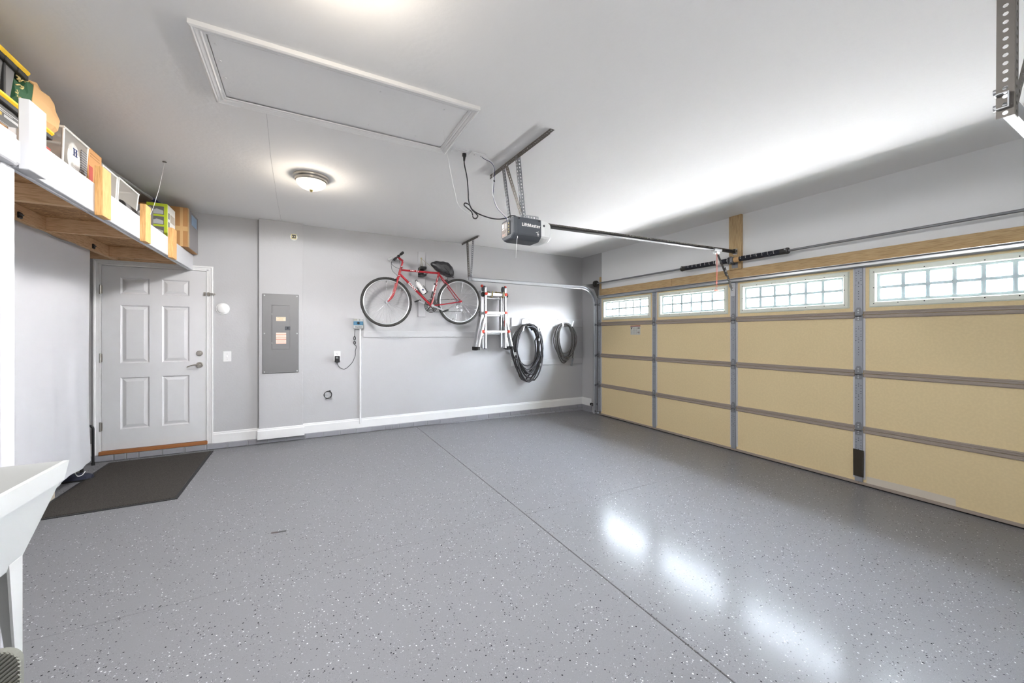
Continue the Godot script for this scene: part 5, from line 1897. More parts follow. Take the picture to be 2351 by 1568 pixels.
	disc(st, Vector3(-3.64, H - 0.008, 2.967), Vector3(0, -1, 0), 0.016, 0.001, 14)
	obj("receptacle", st, "trim_white", t)
	t = thing("ceiling_plate", "blank white cover plate on the ceiling beside the outlet", "cover plate", Vector3(-3.46, H, 2.985))
	st = mb()
	box(st, Vector3(-3.462, H - 0.004, 2.982), Vector3(0.12, 0.008, 0.075), 0.003)
	obj("plate", st, "white_plastic", t)
	each("screw", "charcoal_plastic", t, [-3.49, -3.434], func(s_, x): disc(s_, Vector3(x, H - 0.008, 2.982), Vector3(0, -1, 0), 0.003, 0.0015, 8))
	t = thing("power_cable", "looping black power cable from the ceiling outlet to the opener", "cable", Vector3(-3.57, 2.85, 2.95))
	st = mb()
	tube(st, spline([Vector3(-3.567, 2.845, 2.955), Vector3(-3.562, 2.798, 2.95), Vector3(-3.543, 2.716, 2.95), Vector3(-3.534, 2.646, 2.95), Vector3(-3.529, 2.575, 2.95), Vector3(-3.526, 2.518, 2.95), Vector3(-3.504, 2.456, 2.95), Vector3(-3.465, 2.426, 2.945), Vector3(-3.441, 2.407, 2.94), Vector3(-3.457, 2.383, 2.94), Vector3(-3.481, 2.387, 2.94), Vector3(-3.495, 2.43, 2.94), Vector3(-3.535, 2.458, 2.94), Vector3(-3.562, 2.474, 2.945), Vector3(-3.558, 2.489, 2.955), Vector3(-3.528, 2.477, 2.965), Vector3(-3.497, 2.444, 2.96), Vector3(-3.441, 2.422, 2.95), Vector3(-3.345, 2.403, 2.95), Vector3(-3.262, 2.403, 2.95), Vector3(-3.186, 2.422, 2.95), Vector3(-3.135, 2.448, 2.95), Vector3(-3.091, 2.452, 2.95), Vector3(-3.06, 2.43, 2.95), Vector3(-3.05, 2.40, 2.95)], 5), 0.005, 8)
	obj("cord", st, "rubber", t)
	st = mb()
	tube(st, [Vector3(-3.568, H - 0.009, 2.962), Vector3(-3.568, H - 0.03, 2.961), Vector3(-3.567, H - 0.034, 2.96), Vector3(-3.567, H - 0.065, 2.955)], [0.017, 0.017, 0.011, 0.007], 10)
	obj("plug", st, "black_plastic", t)
	st = mb()
	rod(st, Vector3(-3.385, 2.408, 2.95), Vector3(-3.43, 2.37, 2.95), 0.0012, 4)
	rod(st, Vector3(-3.36, 2.404, 2.95), Vector3(-3.35, 2.355, 2.95), 0.0012, 4)
	obj("cable_tie", st, "cable_white", t)
	t = thing("sensor_wires", "thin blue and white wires drooping from the blank plate to the opener", "wires", Vector3(-3.43, H, 2.98))
	var wp = [Vector3(-3.43, H - 0.009, 2.985), Vector3(-3.40, H - 0.02, 2.975), Vector3(-3.345, 2.86, 2.97), Vector3(-3.314, 2.835, 2.97), Vector3(-3.301, 2.79, 2.97), Vector3(-3.305, 2.711, 2.97), Vector3(-3.314, 2.628, 2.97), Vector3(-3.314, 2.569, 2.97), Vector3(-3.289, 2.491, 2.98), Vector3(-3.247, 2.438, 3.0), Vector3(-3.22, 2.40, 3.02), Vector3(-3.208, 2.36, 3.035)]
	st = mb()
	tube(st, spline(wp, 5), 0.0022, 5)
	obj("blue_wire", st, "cable_blue", t)
	st = mb()
	var wp2 = []
	for i in wp.size():
		wp2.append(wp[i] + Vector3(0.018 * sin(i * 0.9), 0.0, 0.012 * sin(i * 1.3)) * (1.0 if i > 0 and i < 11 else 0.0))
	tube(st, spline(wp2, 5), 0.0022, 5)
	obj("white_wire", st, "cable_white", t)
	st = mb()
	rod(st, Vector3(-3.305, 2.715, 2.967), Vector3(-3.306, 2.703, 2.972), 0.006, 8)
	obj("wire_tie", st, "black_plastic", t)
	st = mb()
	rod(st, Vector3(-3.155, 2.225, 3.09), Vector3(-3.165, 2.06, 3.09), 0.0015, 5)
	rod(st, Vector3(-3.155, 2.28, 3.10), Vector3(-3.155, 2.222, 3.10), 0.003, 5)
	tag(obj("antenna_wire", st, "cable_white"), "short thin antenna wire dangling under the opener motor", "wire")

# ------------------------------------------------------------------ storage loft
func tapered(st, x0, x1, z0, z1, y0, y1, grow, bev = 0.0):
	loft(st, [
		[Vector3(x0, y0, z0), Vector3(x1, y0, z0), Vector3(x1, y0, z1), Vector3(x0, y0, z1)],
		[Vector3(x0 - grow, y1, z0 - grow), Vector3(x1 + grow, y1, z0 - grow), Vector3(x1 + grow, y1, z1 + grow), Vector3(x0 - grow, y1, z1 + grow)]])

func rim_ring(st, x0, x1, z0, z1, y0, y1, w):
	span(st, Vector3(x0, y0, z0), Vector3(x1, y1, z0 + w), 0.003)
	span(st, Vector3(x0, y0, z1 - w), Vector3(x1, y1, z1), 0.003)
	span(st, Vector3(x0, y0, z0 + w), Vector3(x0 + w, y1, z1 - w), 0.003)
	span(st, Vector3(x1 - w, y0, z0 + w), Vector3(x1, y1, z1 - w), 0.003)

# clear storage bin, open walls with a floor, rim and ribs
func clear_bin(label, x0, x1, z0, z1, y0, y1, grow = 0.02):
	var t = thing("clear_bin", label, "storage bin", Vector3((x0 + x1) * 0.5, y0, (z0 + z1) * 0.5), "clear bins on the loft")
	var st = mb()
	var w = 0.004
	# walls as thin slabs, slightly flared
	for s in 4:
		var lo = [Vector3(x0, y0, z1), Vector3(x1, y0, z1), Vector3(x1, y0, z0), Vector3(x0, y0, z0)]
		var hi = [Vector3(x0 - grow, y1, z1 + grow), Vector3(x1 + grow, y1, z1 + grow), Vector3(x1 + grow, y1, z0 - grow), Vector3(x0 - grow, y1, z0 - grow)]
		quad(st, lo[s], lo[(s + 1) % 4], hi[(s + 1) % 4], hi[s])
	quad(st, Vector3(x0, y0, z0), Vector3(x1, y0, z0), Vector3(x1, y0, z1), Vector3(x0, y0, z1), Vector3(0, -1, 0))
	obj("bin_walls", st, "clear_plastic", t)
	st = mb()
	rim_ring(st, x0 - grow - 0.008, x1 + grow + 0.008, z0 - grow - 0.008, z1 + grow + 0.008, y1 - 0.008, y1 + 0.006, 0.014)
	obj("rim", st, "clear_rim", t)
	each("corner", "clear_rim", t, [1, -1], func(s_, k): tube(s_, [Vector3(x1, y0, z1 if k > 0 else z0), Vector3(x1 + grow, y1, z1 + grow if k > 0 else z0 - grow)], 0.006, 6))
	return t

func carton(called, label, m, a, b, group = ""):
	var t = thing(called, label, "box", Vector3((a.x + b.x) * 0.5, minf(a.y, b.y), (a.z + b.z) * 0.5), group)
	var st = mb()
	span(st, a, b, 0.003)
	obj("carton", st, m, t)
	return t

func tote(label, x0, x1, z0, z1, y0, y1):
	var t = thing("storage_tote", label, "storage tote", Vector3((x0 + x1) * 0.5, y0, (z0 + z1) * 0.5), "black totes with yellow lids on the loft")
	var st = mb()
	tapered(st, x0 + 0.03, x1 - 0.025, z0 + 0.085, z1 - 0.03, y0, y1 - 0.03, 0.014)
	obj("tub", st, "tote_grey", t)
	st = mb()
	span(st, Vector3(x1 - 0.022, y0 + 0.01, z0 + 0.145), Vector3(x1 - 0.008, y1 - 0.05, z0 + 0.158), 0.002)
	obj("tub_rib", st, "tote_black", t)
	st = mb()
	span(st, Vector3(x0, y1 - 0.052, z0), Vector3(x1 + 0.004, y1 - 0.026, z1), 0.004)
	for k in 3:
		span(st, Vector3(x1, y1 - 0.055, z0 + 0.03 + k * 0.09), Vector3(x1 + 0.008, y1 - 0.03, z0 + 0.09 + k * 0.09), 0.003)
	obj("tub_rim", st, "tote_black", t)
	st = mb()
	span(st, Vector3(x0 - 0.006, y1 - 0.026, z0 - 0.006), Vector3(x1 + 0.010, y1, z1 + 0.006), 0.009)
	obj("lid", st, "lid_yellow", t)
	st = mb()
	quad(st, Vector3(x1 - 0.0225, y0 + 0.02, z1 - 0.06), Vector3(x1 - 0.0225, y0 + 0.02, z0 + 0.18), Vector3(x1 - 0.0125, y1 - 0.06, z0 + 0.18), Vector3(x1 - 0.0125, y1 - 0.06, z1 - 0.06), Vector3(1, 0, 0))
	obj("sticker", st, "tote_sticker", t, "printed product sticker")

func make_loft():
	var st
	var t = thing("storage_loft", "overhead storage loft with white front board and bare wood joists along the left wall", "loft shelf", Vector3(-6.4, 2.2, 1.7))
	st = mb()
	span(st, Vector3(-5.894, 2.196, 0.001), Vector3(-5.856, 2.378, 3.24), 0.003)
	obj("front_board", st, "white_paint", t)
	st = mb()
	span(st, Vector3(-5.894, 2.188, 0.001), Vector3(-5.880, 2.196, 3.36))
	obj("bottom_edge", st, "white_paint", t)
	st = mb()
	span(st, Vector3(-5.856, 2.190, 3.120), Vector3(-5.818, 2.515, 3.252), 0.003)
	obj("upright_block", st, "white_paint", t, "white painted upright board")
	st = mb()
	span(st, Vector3(-5.90, 2.19, 3.305), Vector3(-5.835, 2.325, 3.46), 0.006)
	span(st, Vector3(-5.894, 2.196, 3.255), Vector3(-5.842, 2.318, 3.303), 0.012)
	obj("end_block", st, "white_paint", t)
	for q in [[2.384, 2.508, 2.180, 2.490], [1.618, 1.735, 2.180, 2.480], [0.858, 0.988, 2.178, 2.470]]:
		st = mb()
		span(st, Vector3(-5.856, q[2], q[0]), Vector3(-5.818, q[3], q[1]), 0.002)
		obj("wood_block", st, "pine_upright", t, "unpainted pine block")
	st = mb()
	span(st, Vector3(-7.1, 2.362, 0.0), Vector3(-5.894, 2.376, 3.36))
	obj("deck", st, "osb", t, "oriented strand board deck")
	for z in [0.27, 1.42, 2.36, 3.30]:
		for k in 2:
			st = mb()
			span(st, Vector3(-6.50, 2.252 + 0.006 * k, z - 0.038 * k - 0.001), Vector3(-5.894, 2.362, z - 0.038 * k - 0.037), 0.002)
			obj("joist", st, "joist_pine", t)
	st = mb()
	span(st, Vector3(-6.538, 2.250, 0.0), Vector3(-6.50, 2.362, 3.36), 0.002)
	obj("beam", st, "beam_pine", t)
	st = mb()
	span(st, Vector3(-7.1, 2.252, 0.0), Vector3(-5.894, 2.362, 0.038), 0.002)
	obj("ledger", st, "joist_pine", t)
	st = mb()
	box(st, Vector3(-6.27, 2.306, 0.13), Vector3(0.036, 0.09, 0.26), 0.002, Basis(Vector3(0, 1, 0), 0.7))
	obj("brace", st, "beam_pine", t)
	st = mb()
	span(st, Vector3(-5.955, FLOOR_Y, 3.245), Vector3(-5.868, 2.186, 3.333), 0.004)
	tag(obj("loft_post", st, "white_paint"), "white painted wooden post under the near end of the loft", "post")
	# things stored on it
	var dk = 2.376
	tote("lower black storage tote with yellow lid on the loft", -6.42, -5.925, 2.80, 3.5, dk, 2.548)
	tote("upper black storage tote with yellow lid stacked next to the ceiling", -6.42, -5.925, 3.015, 3.55, 2.548, 2.752)
	# paper bag
	t = thing("paper_bag", "crumpled brown paper bag with green printed band lying on the lower tote", "paper bag", Vector3(-6.05, 2.55, 2.85))
	var sec = func(z, yc, hy, hx, roll):
		var r = []
		for i in 14:
			var a = TAU * i / 14.0
			var q = Vector2(signf(cos(a)) * pow(absf(cos(a)), 0.55) * hx, signf(sin(a)) * pow(absf(sin(a)), 0.55) * hy)
			var wob = 0.006 * sin(i * 2.3 + z * 40.0)
			r.append(Vector3(-6.03 + q.x + wob, yc + q.y + wob * 0.7 + roll * q.x, z))
		return r
	st = mb()
	loft(st, [sec.call(3.075, 2.630, 0.066, 0.09, 0.0), sec.call(3.01, 2.634, 0.064, 0.095, 0.0), sec.call(3.0, 2.65, 0.086, 0.097, 0.0), sec.call(2.95, 2.654, 0.092, 0.10, 0.0)])
	obj("printed_band", st, "paper_green", t, "green band with tan flower print")
	st = mb()
	loft(st, [sec.call(2.955, 2.656, 0.094, 0.102, 0.0), sec.call(2.90, 2.660, 0.100, 0.108, 0.03), sec.call(2.83, 2.656, 0.104, 0.11, 0.0), sec.call(2.77, 2.645, 0.100, 0.108, 0.05), sec.call(2.72, 2.640, 0.088, 0.10, 0.0), sec.call(2.69, 2.645, 0.062, 0.085, 0.04), sec.call(2.675, 2.65, 0.03, 0.05, 0.0)])
	obj("bag", st, "paper_brown", t)
	st = mb()
	for q in [[3.05, 2.695], [2.985, 2.70], [3.02, 2.650], [2.965, 2.655], [3.055, 2.61], [2.985, 2.605]]:
		disc(st, Vector3(-5.940, q[1], q[0]), Vector3(1, 0, 0), 0.010, 0.002, 8)
		for i in 7:
			var a = TAU * i / 7.0
			box(st, Vector3(-5.940, q[1] + sin(a) * 0.016, q[0] + cos(a) * 0.016), Vector3(0.004, 0.009, 0.005), 0.0, Basis(Vector3(1, 0, 0), -a + PI / 2))
	for q in [[3.02, 2.70, 0.6], [2.962, 2.69, -0.4], [3.06, 2.655, 0.5], [2.99, 2.66, -0.6], [3.02, 2.605, 0.4], [2.96, 2.615, 0.7]]:
		box(st, Vector3(-5.939, q[1], q[0]), Vector3(0.004, 0.005, 0.034), 0.0, Basis(Vector3(1, 0, 0), q[2]))
	obj("flower_print", st, "print_tan", t)
	# bins and boxes, from the viewer to the back wall
	t = clear_bin("large clear bin with a shield-shaped H sticker behind the white loft board", -6.28, -5.945, 2.385, 2.648, dk, 2.638, 0.012)
	st = mb()
	span(st, Vector3(-6.25, dk + 0.008, 2.42), Vector3(-5.985, 2.53, 2.50), 0.01)
	obj("contents", st, "bin_contents", t)
	st = mb()
	var shp = []
	for i in 20:
		var a = TAU * i / 20.0
		shp.append(Vector2(cos(a) * 0.075, sin(a) * 0.095))
	prism(st, shp, 0.003, Transform3D(Basis(Vector3(0, 0, -1), Vector3(0, 1, 0), Vector3(1, 0, 0)), Vector3(-5.9405, 2.50, 2.53)))
	obj("molded_panel", st, "clear_rim", t)
	st = mb()
	prism(st, [Vector2(-0.026, 0.03), Vector2(0.026, 0.03), Vector2(0.026, -0.01), Vector2(0, -0.035), Vector2(-0.026, -0.01)], 0.002, Transform3D(Basis(Vector3(0, 0, -1), Vector3(0, 1, 0), Vector3(1, 0, 0)), Vector3(-5.9375, 2.54, 2.525)))
	span(st, Vector3(-5.9375, 2.455, 2.49), Vector3(-5.9355, 2.50, 2.535))
	obj("sticker", st, "box_white", t)
	lettering("lettering", "H", 0.062, "grip_blue", t, Vector3(-5.934, 2.54, 2.525), Basis(Vector3(0, 0, -1), Vector3(0, 1, 0), Vector3(1, 0, 0)), 0.003, 900, "Droid Serif")
	st = mb()
	quad(st, Vector3(-5.932, 2.45, 2.455), Vector3(-5.932, 2.45, 2.385), Vector3(-5.932, 2.59, 2.385), Vector3(-5.932, 2.59, 2.455), Vector3(1, 0, 0))
	span(st, Vector3(-5.938, 2.45, 2.385), Vector3(-5.9325, 2.59, 2.455))
	obj("printed_card", st, "stack_print", t)
	st = mb()
	span(st, Vector3(-6.2, dk, 2.745), Vector3(-5.95, 2.47, 2.795), 0.004)
	tag(obj("orange_package", st, "print_red"), "flat orange package wedged between the yellow-lidded tote and the large clear bin", "package")
	t = carton("cardboard_box", "tall brown cardboard box with red print behind the first pine block", "cardboard", Vector3(-6.28, dk, 2.165), Vector3(-5.935, 2.655, 2.358))
	st = mb()
	span(st, Vector3(-5.9355, dk + 0.01, 2.30), Vector3(-5.9335, 2.535, 2.352))
	obj("red_print", st, "print_red", t)
	st = mb()
	for k in 2:
		span(st, Vector3(-5.9355, 2.60 + 0.018 * k, 2.20), Vector3(-5.9335, 2.604 + 0.018 * k, 2.33))
	obj("line_print", st, "cardboard_dark", t)
	clear_bin("narrow clear bin just beyond the tall cardboard box", -6.28, -5.95, 1.905, 2.13, dk, 2.612, 0.010)
	t = clear_bin("clear bin with a white rim leaning above the grey tube", -6.28, -5.95, 1.49, 1.865, 2.42, 2.618, 0.014)
	st = mb()
	span(st, Vector3(-6.25, 2.428, 1.55), Vector3(-6.0, 2.475, 1.80), 0.006)
	obj("contents", st, "box_white", t)
	t = thing("grey_tube", "short grey tube with a dark round end lying behind the loft board", "tube", Vector3(-5.955, 2.376, 1.55))
	st = mb()
	rod(st, Vector3(-5.952, 2.424, 1.83), Vector3(-5.952, 2.424, 1.28), 0.046, 20)
	obj("tube_body", st, "box_grey", t)
	st = mb()
	disc(st, Vector3(-5.952, 2.424, 1.828), Vector3(0, 0, 1), 0.044, 0.006, 20, 0.003)
	obj("end_cap", st, "tote_black", t)
	st = mb()
	rod(st, Vector3(-5.952, 2.424, 1.48), Vector3(-5.952, 2.424, 1.44), 0.0468, 20)
	obj("band", st, "controller_grey", t)
	t = carton("grey_box", "slim dark grey box behind the second pine block", "box_grey", Vector3(-6.10, dk, 1.02), Vector3(-5.955, 2.625, 1.13))
	each("print", "box_white", t, [0, 1, 2], func(s_, k): disc(s_, Vector3(-6.03 + 0.004 * k, 2.50 + 0.028 * k, 1.13), Vector3(0, 0, 1), 0.010, 0.002, 10))
	t = carton("lime_box", "lime green box with grey product pictures and a white side", "lime_print", Vector3(-6.065, dk, 0.53), Vector3(-5.905, 2.742, 0.80))
	for k in 3:
		st = mb()
		span(st, Vector3(-6.045, 2.43 + 0.10 * k, 0.7995), Vector3(-5.93, 2.51 + 0.10 * k, 0.8015))
		var pic = obj("picture", st, "box_grey", t)
		st = mb()
		prism(st, [Vector2(-6.04, 2.435 + 0.1 * k), Vector2(-5.935, 2.435 + 0.1 * k), Vector2(-5.935, 2.47 + 0.1 * k), Vector2(-5.985, 2.485 + 0.1 * k), Vector2(-6.04, 2.46 + 0.1 * k)], 0.001, Transform3D(Basis(), Vector3(0, 0, 0.8015)))
		obj("product_print", st, "controller_grey", pic)
	st = mb()
	span(st, Vector3(-5.9055, dk + 0.003, 0.533), Vector3(-5.903, 2.738, 0.785))
	var ws = obj("white_side", st, "box_white", t)
	for k in 3:
		st = mb()
		span(st, Vector3(-5.904, 2.58, 0.56 + 0.05 * k), Vector3(-5.902, 2.66, 0.598 + 0.05 * k))
		obj("side_picture", st, "bin_contents", ws)
		st = mb()
		span(st, Vector3(-5.904, 2.42 + 0.09 * k, 0.735), Vector3(-5.902, 2.48 + 0.09 * k, 0.775))
		obj("side_picture", st, "box_grey", ws)
	t = carton("cardboard_box", "brown cardboard box wrapped in clear tape overhanging the loft at the back wall", "cardboard_dark", Vector3(-6.22, 2.381, 0.03), Vector3(-5.805, 2.805, 0.50))
	st = mb()
	span(st, Vector3(-5.8055, 2.384, 0.035), Vector3(-5.803, 2.80, 0.44))
	obj("wrapped_side", st, "wrap_grey", t, "grey side under plastic wrap")
	st = mb()
	span(st, Vector3(-5.8035, 2.66, 0.10), Vector3(-5.802, 2.775, 0.34))
	obj("label", st, "label_blue", t)
	st = mb()
	span(st, Vector3(-6.22, 2.55, 0.4995), Vector3(-5.805, 2.60, 0.5012))
	span(st, Vector3(-5.87, 2.383, 0.4995), Vector3(-5.845, 2.80, 0.5015))
	span(st, Vector3(-5.8045, 2.383, 0.44), Vector3(-5.8022, 2.803, 0.50))
	obj("tape", st, "packing_tape", t)
	# pole lying on the boxes and dark case beneath it
	t = thing("extension_pole", "grey extension pole with a blue grip lying across the boxes under the ceiling", "pole", Vector3(-6.12, 2.84, 1.0))
	st = mb()
	rod(st, Vector3(-6.16, 2.77, 2.2), Vector3(-6.10, 2.855, 0.50), 0.015, 12)
	obj("shaft", st, "pole_grey", t)
	st = mb()
	rod(st, Vector3(-6.10, 2.855, 0.50), Vector3(-6.088, 2.866, 0.20), 0.0185, 12)
	obj("grip", st, "grip_blue", t)
	st = mb()
	tube(st, [Vector3(-6.088, 2.866, 0.20), Vector3(-6.086, 2.868, 0.15), Vector3(-6.085, 2.869, 0.135)], [0.0185, 0.017, 0.008], 12)
	obj("tip", st, "tip_tan", t)
	t = thing("dark_rods", "bundle of dark slim rods lying at the back of the loft under the ceiling", "rods", Vector3(-6.2, 2.72, 2.4))
	for k in 3:
		st = mb()
		rod(st, Vector3(-6.14 - 0.03 * k, 2.695 + 0.016 * k, 2.95), Vector3(-6.14 - 0.03 * k, 2.70 + 0.016 * k, 0.55), 0.012, 8)
		obj("rod", st, "tote_black", t)

# ------------------------------------------------------------------ left side
func make_left_side():
	var st
	var t
	# white sheet
	t = thing("hanging_sheet", "white cloth sheet clipped under the loft and hanging to the floor", "sheet", Vector3(-6.53, 0.2, 1.3))
	st = mb()
	var nx = 44
	var ny = 40
	var g = []
	for j in ny + 1:
		var row = []
		var fv = float(j) / ny
		for i in nx + 1:
			var fu = float(i) / nx
			var z = lerpf(0.612, 2.30, fu)
			var top: float
			if z < 1.75:
				var s = (z - 0.612) / (1.75 - 0.612)
				top = 2.290 - 0.05 * sin(PI * s)
			else:
				var s = (z - 1.75) / 0.55
				top = 2.290 - 0.05 * sin(PI * s * 0.5)
			var bot = 0.205 - 0.06 * clampf((z - 0.62) / 0.5, 0.0, 1.0)
			var y = lerpf(top, bot, fv)
			var fold = 0.010 * sin(z * 15.0 + fv * 2.2) * (0.3 + 0.7 * fv) + 0.014 * fv * sin(z * 6.0 - fv * 2.0) + 0.006 * sin(z * 34.0 + fv * 5.0) * fv
			# drawn creases that run down from the clips
			fold += 0.012 * exp(-pow((z - 0.612 - fv * 0.5) / 0.05, 2.0)) * fv
			z += 0.02 * fv * sin(fv * 3.0) * (1.0 - fu)
			row.append(Vector3(-6.527 + fold, y, z))
		g.append(row)
	var nr = []
	for j in ny + 1:
		var row = []
		for i in nx + 1:
			var du: Vector3 = g[j][mini(i + 1, nx)] - g[j][maxi(i - 1, 0)]
			var dv: Vector3 = g[mini(j + 1, ny)][i] - g[maxi(j - 1, 0)][i]
			var n = du.cross(dv).normalized()
			row.append(n if n.x > 0 else -n)
		nr.append(row)
	for side in [0, 1]:
		var off = Vector3(-0.0025, 0, 0) * side
		var sg = 1.0 if side == 0 else -1.0
		for j in ny:
			for i in nx:
				tri(st, g[j][i] + off, g[j][i + 1] + off, g[j + 1][i + 1] + off, nr[j][i] * sg, nr[j][i + 1] * sg, nr[j + 1][i + 1] * sg)
				tri(st, g[j][i] + off, g[j + 1][i + 1] + off, g[j + 1][i] + off, nr[j][i] * sg, nr[j + 1][i + 1] * sg, nr[j + 1][i] * sg)
	obj("cloth", st, "cloth_white", t)
	st = mb()
	var hem = []
	for i in nx + 1:
		hem.append(g[0][i] + Vector3(0.001, 0, 0))
	tube(st, hem, 0.006, 6)
	obj("top_hem", st, "cloth_white", t)
	for q in [["black clip at the doorway end of the white sheet", 0.625], ["black clip at the post end of the white sheet", 1.75]]:
		var c = thing("spring_clip", q[0], "clip", Vector3(-6.51, 2.28, q[1]), "clips holding the sheet")
		st = mb()
		box(st, Vector3(-6.500, 2.287, q[1]), Vector3(0.022, 0.045, 0.044), 0.005)
		obj("clip_body", st, "black_plastic", c)
		st = mb()
		rod(st, Vector3(-6.488, 2.292, q[1] - 0.02), Vector3(-6.488, 2.292, q[1] + 0.02), 0.006, 8)
		obj("jaw", st, "charcoal_plastic", c)
	# mat
	t = thing("door_mat", "dark brown ribbed door mat with black rubber edging before the entry door", "door mat", Vector3(-6.10, FLOOR_Y, 0.87))
	st = mb()
	span(st, Vector3(-6.555, FLOOR_Y, 0.105), Vector3(-5.642, FLOOR_Y + 0.006, 1.642), 0.002)
	obj("rubber_edge", st, "rubber", t)
	st = mb()
	span(st, Vector3(-6.53, FLOOR_Y + 0.003, 0.13), Vector3(-5.667, FLOOR_Y + 0.011, 1.617), 0.003)
	obj("carpet", st, "mat_carpet", t)
	# strip of tape on the floor
	t = thing("floor_tape", "short dark strip of tape stuck on the grey floor", "tape strip", Vector3(-4.86, FLOOR_Y, 2.69))
	var tb = Basis(Vector3(0, 1, 0), -0.16)
	st = mb()
	box(st, Vector3(-4.883, FLOOR_Y + 0.0009, 2.686), Vector3(0.046, 0.0016, 0.020), 0.0, tb)
	obj("strip", st, "tape_brown", t)
	st = mb()
	box(st, Vector3(-4.836, FLOOR_Y + 0.0009, 2.693), Vector3(0.047, 0.0016, 0.020), 0.0, tb)
	obj("strip", st, "tape_slate", t)
	# stool frame behind the sheet
	t = thing("folding_stool", "black tubular folding stool frame beside the door casing behind the sheet", "stool", Vector3(-6.75, FLOOR_Y, 0.25))
	for z in [0.115, 0.36]:
		st = mb()
		var pts = [Vector3(-6.672, FLOOR_Y + 0.012, z), Vector3(-6.672, 0.42, z)]
		for i in 7:
			var a = PI / 2 * i / 6.0
			pts.append(Vector3(-6.672 - 0.04 * (1.0 - cos(a)), 0.42 + 0.04 * sin(a), z))
		pts.append(Vector3(-6.95, 0.46, z))
		for i in 7:
			var a = PI / 2 * i / 6.0
			pts.append(Vector3(-6.95 - 0.04 * sin(a), 0.42 + 0.04 * cos(a), z))
		pts.append(Vector3(-6.99, FLOOR_Y + 0.012, z))
		tube(st, pts, 0.011, 10)
		obj("leg_frame", st, "black_plastic", t)
		each("foot", "rubber", t, [-6.672, -6.99], func(s_, x): disc(s_, Vector3(x, FLOOR_Y, z), Vector3(0, 1, 0), 0.014, 0.03, 10))
	st = mb()
	span(st, Vector3(-6.98, 0.448, 0.12), Vector3(-6.70, 0.462, 0.355), 0.003)
	obj("seat", st, "dark_fabric", t)
	st = mb()
	loft(st, [[Vector3(-6.90, 0.34, 0.15), Vector3(-6.705, 0.34, 0.15), Vector3(-6.705, 0.34, 0.20), Vector3(-6.90, 0.34, 0.20)], [Vector3(-6.90, 0.15, 0.165), Vector3(-6.75, 0.15, 0.165), Vector3(-6.75, 0.15, 0.19), Vector3(-6.90, 0.15, 0.19)]])
	obj("pouch", st, "dark_fabric", t)
	# shoe under the sheet
	t = thing("shoe", "dark navy shoe with a white lace showing under the white sheet", "shoe", Vector3(-6.66, FLOOR_Y, 0.66))
	st = mb()
	var sr = []
	for q in [[0.0, 0.03, 0.05], [0.02, 0.045, 0.062], [0.09, 0.048, 0.05], [0.17, 0.05, 0.038], [0.24, 0.045, 0.03], [0.27, 0.028, 0.018]]:
		var r = []
		for i in 12:
			var a = TAU * i / 12.0
			r.append(Vector3(-6.76 + q[0], FLOOR_Y + 0.018 + maxf(0.0, sin(a)) * q[2] * 1.5, 0.66 + cos(a) * q[1]))
		sr.append(r)
	loft(st, sr)
	obj("upper", st, "shoe_navy", t)
	st = mb()
	span(st, Vector3(-6.765, FLOOR_Y, 0.613), Vector3(-6.485, FLOOR_Y + 0.022, 0.707), 0.01)
	obj("sole", st, "rubber", t)
	st = mb()
	tube(st, spline([Vector3(-6.60, FLOOR_Y + 0.085, 0.69), Vector3(-6.575, FLOOR_Y + 0.06, 0.715), Vector3(-6.55, FLOOR_Y + 0.06, 0.70), Vector3(-6.54, FLOOR_Y + 0.085, 0.665)], 5), 0.0035, 6)
	obj("lace", st, "white_plastic", t)
	# small carton by the sink
	t = carton("small_carton", "small tan carton with a red edge on the floor between the sink and the mat", "bin_contents", Vector3(-6.72, FLOOR_Y, 1.12), Vector3(-6.565, 0.14, 1.30))
	st = mb()
	span(st, Vector3(-6.721, 0.118, 1.119), Vector3(-6.564, 0.1405, 1.301))
	obj("red_band", st, "print_red", t)
	# utility sink
	t = thing("utility_sink", "white plastic utility sink on tapered legs in the near left corner", "sink", Vector3(-5.97, FLOOR_Y, 3.66))
	var rx = [-6.26, -5.660]
	var rz = [3.335, 3.95]
	var ry = 0.852
	st = mb()
	var rect = func(ix, iz0, iz1, yy):
		return [Vector3(rx[0] + ix, yy, rz[0] + iz0), Vector3(rx[1] - ix, yy, rz[0] + iz0), Vector3(rx[1] - ix, yy, rz[1] - iz1), Vector3(rx[0] + ix, yy, rz[1] - iz1)]
	var ringq = func(s, a, b, inward):
		for k in 4:
			var k2 = (k + 1) % 4
			var mid: Vector3 = (a[k] + a[k2] + b[k] + b[k2]) * 0.25
			var nn: Vector3 = (a[k2] - a[k]).cross(b[k] - a[k]).normalized()
			var cen = Vector3((rx[0] + rx[1]) * 0.5, mid.y, (rz[0] + rz[1]) * 0.5)
			var want: Vector3 = (mid - cen) * (-1.0 if inward else 1.0)
			if absf(nn.y) > 0.95:
				want = Vector3.UP
			if nn.dot(want) < 0:
				nn = -nn
			quad(s, a[k], a[k2], b[k2], b[k], nn)
	# outside: apron, step, tapered tub
	ringq.call(st, rect.call(0.0, 0.0, 0.0, ry), rect.call(0.012, 0.012, 0.012, ry - 0.085), false)
	ringq.call(st, rect.call(0.012, 0.012, 0.012, ry - 0.085), rect.call(0.022, 0.022, 0.022, ry - 0.088), false)
	ringq.call(st, rect.call(0.022, 0.022, 0.022, ry - 0.088), rect.call(0.10, 0.13, 0.13, 0.475), false)
	ringq.call(st, rect.call(0.0, 0.0, 0.0, ry), rect.call(0.014, 0.014, 0.014, ry + 0.003), false)
	# inside
	ringq.call(st, rect.call(0.014, 0.014, 0.014, ry + 0.003), rect.call(0.112, 0.142, 0.142, 0.487), true)
	var f0 = rect.call(0.112, 0.142, 0.142, 0.487)
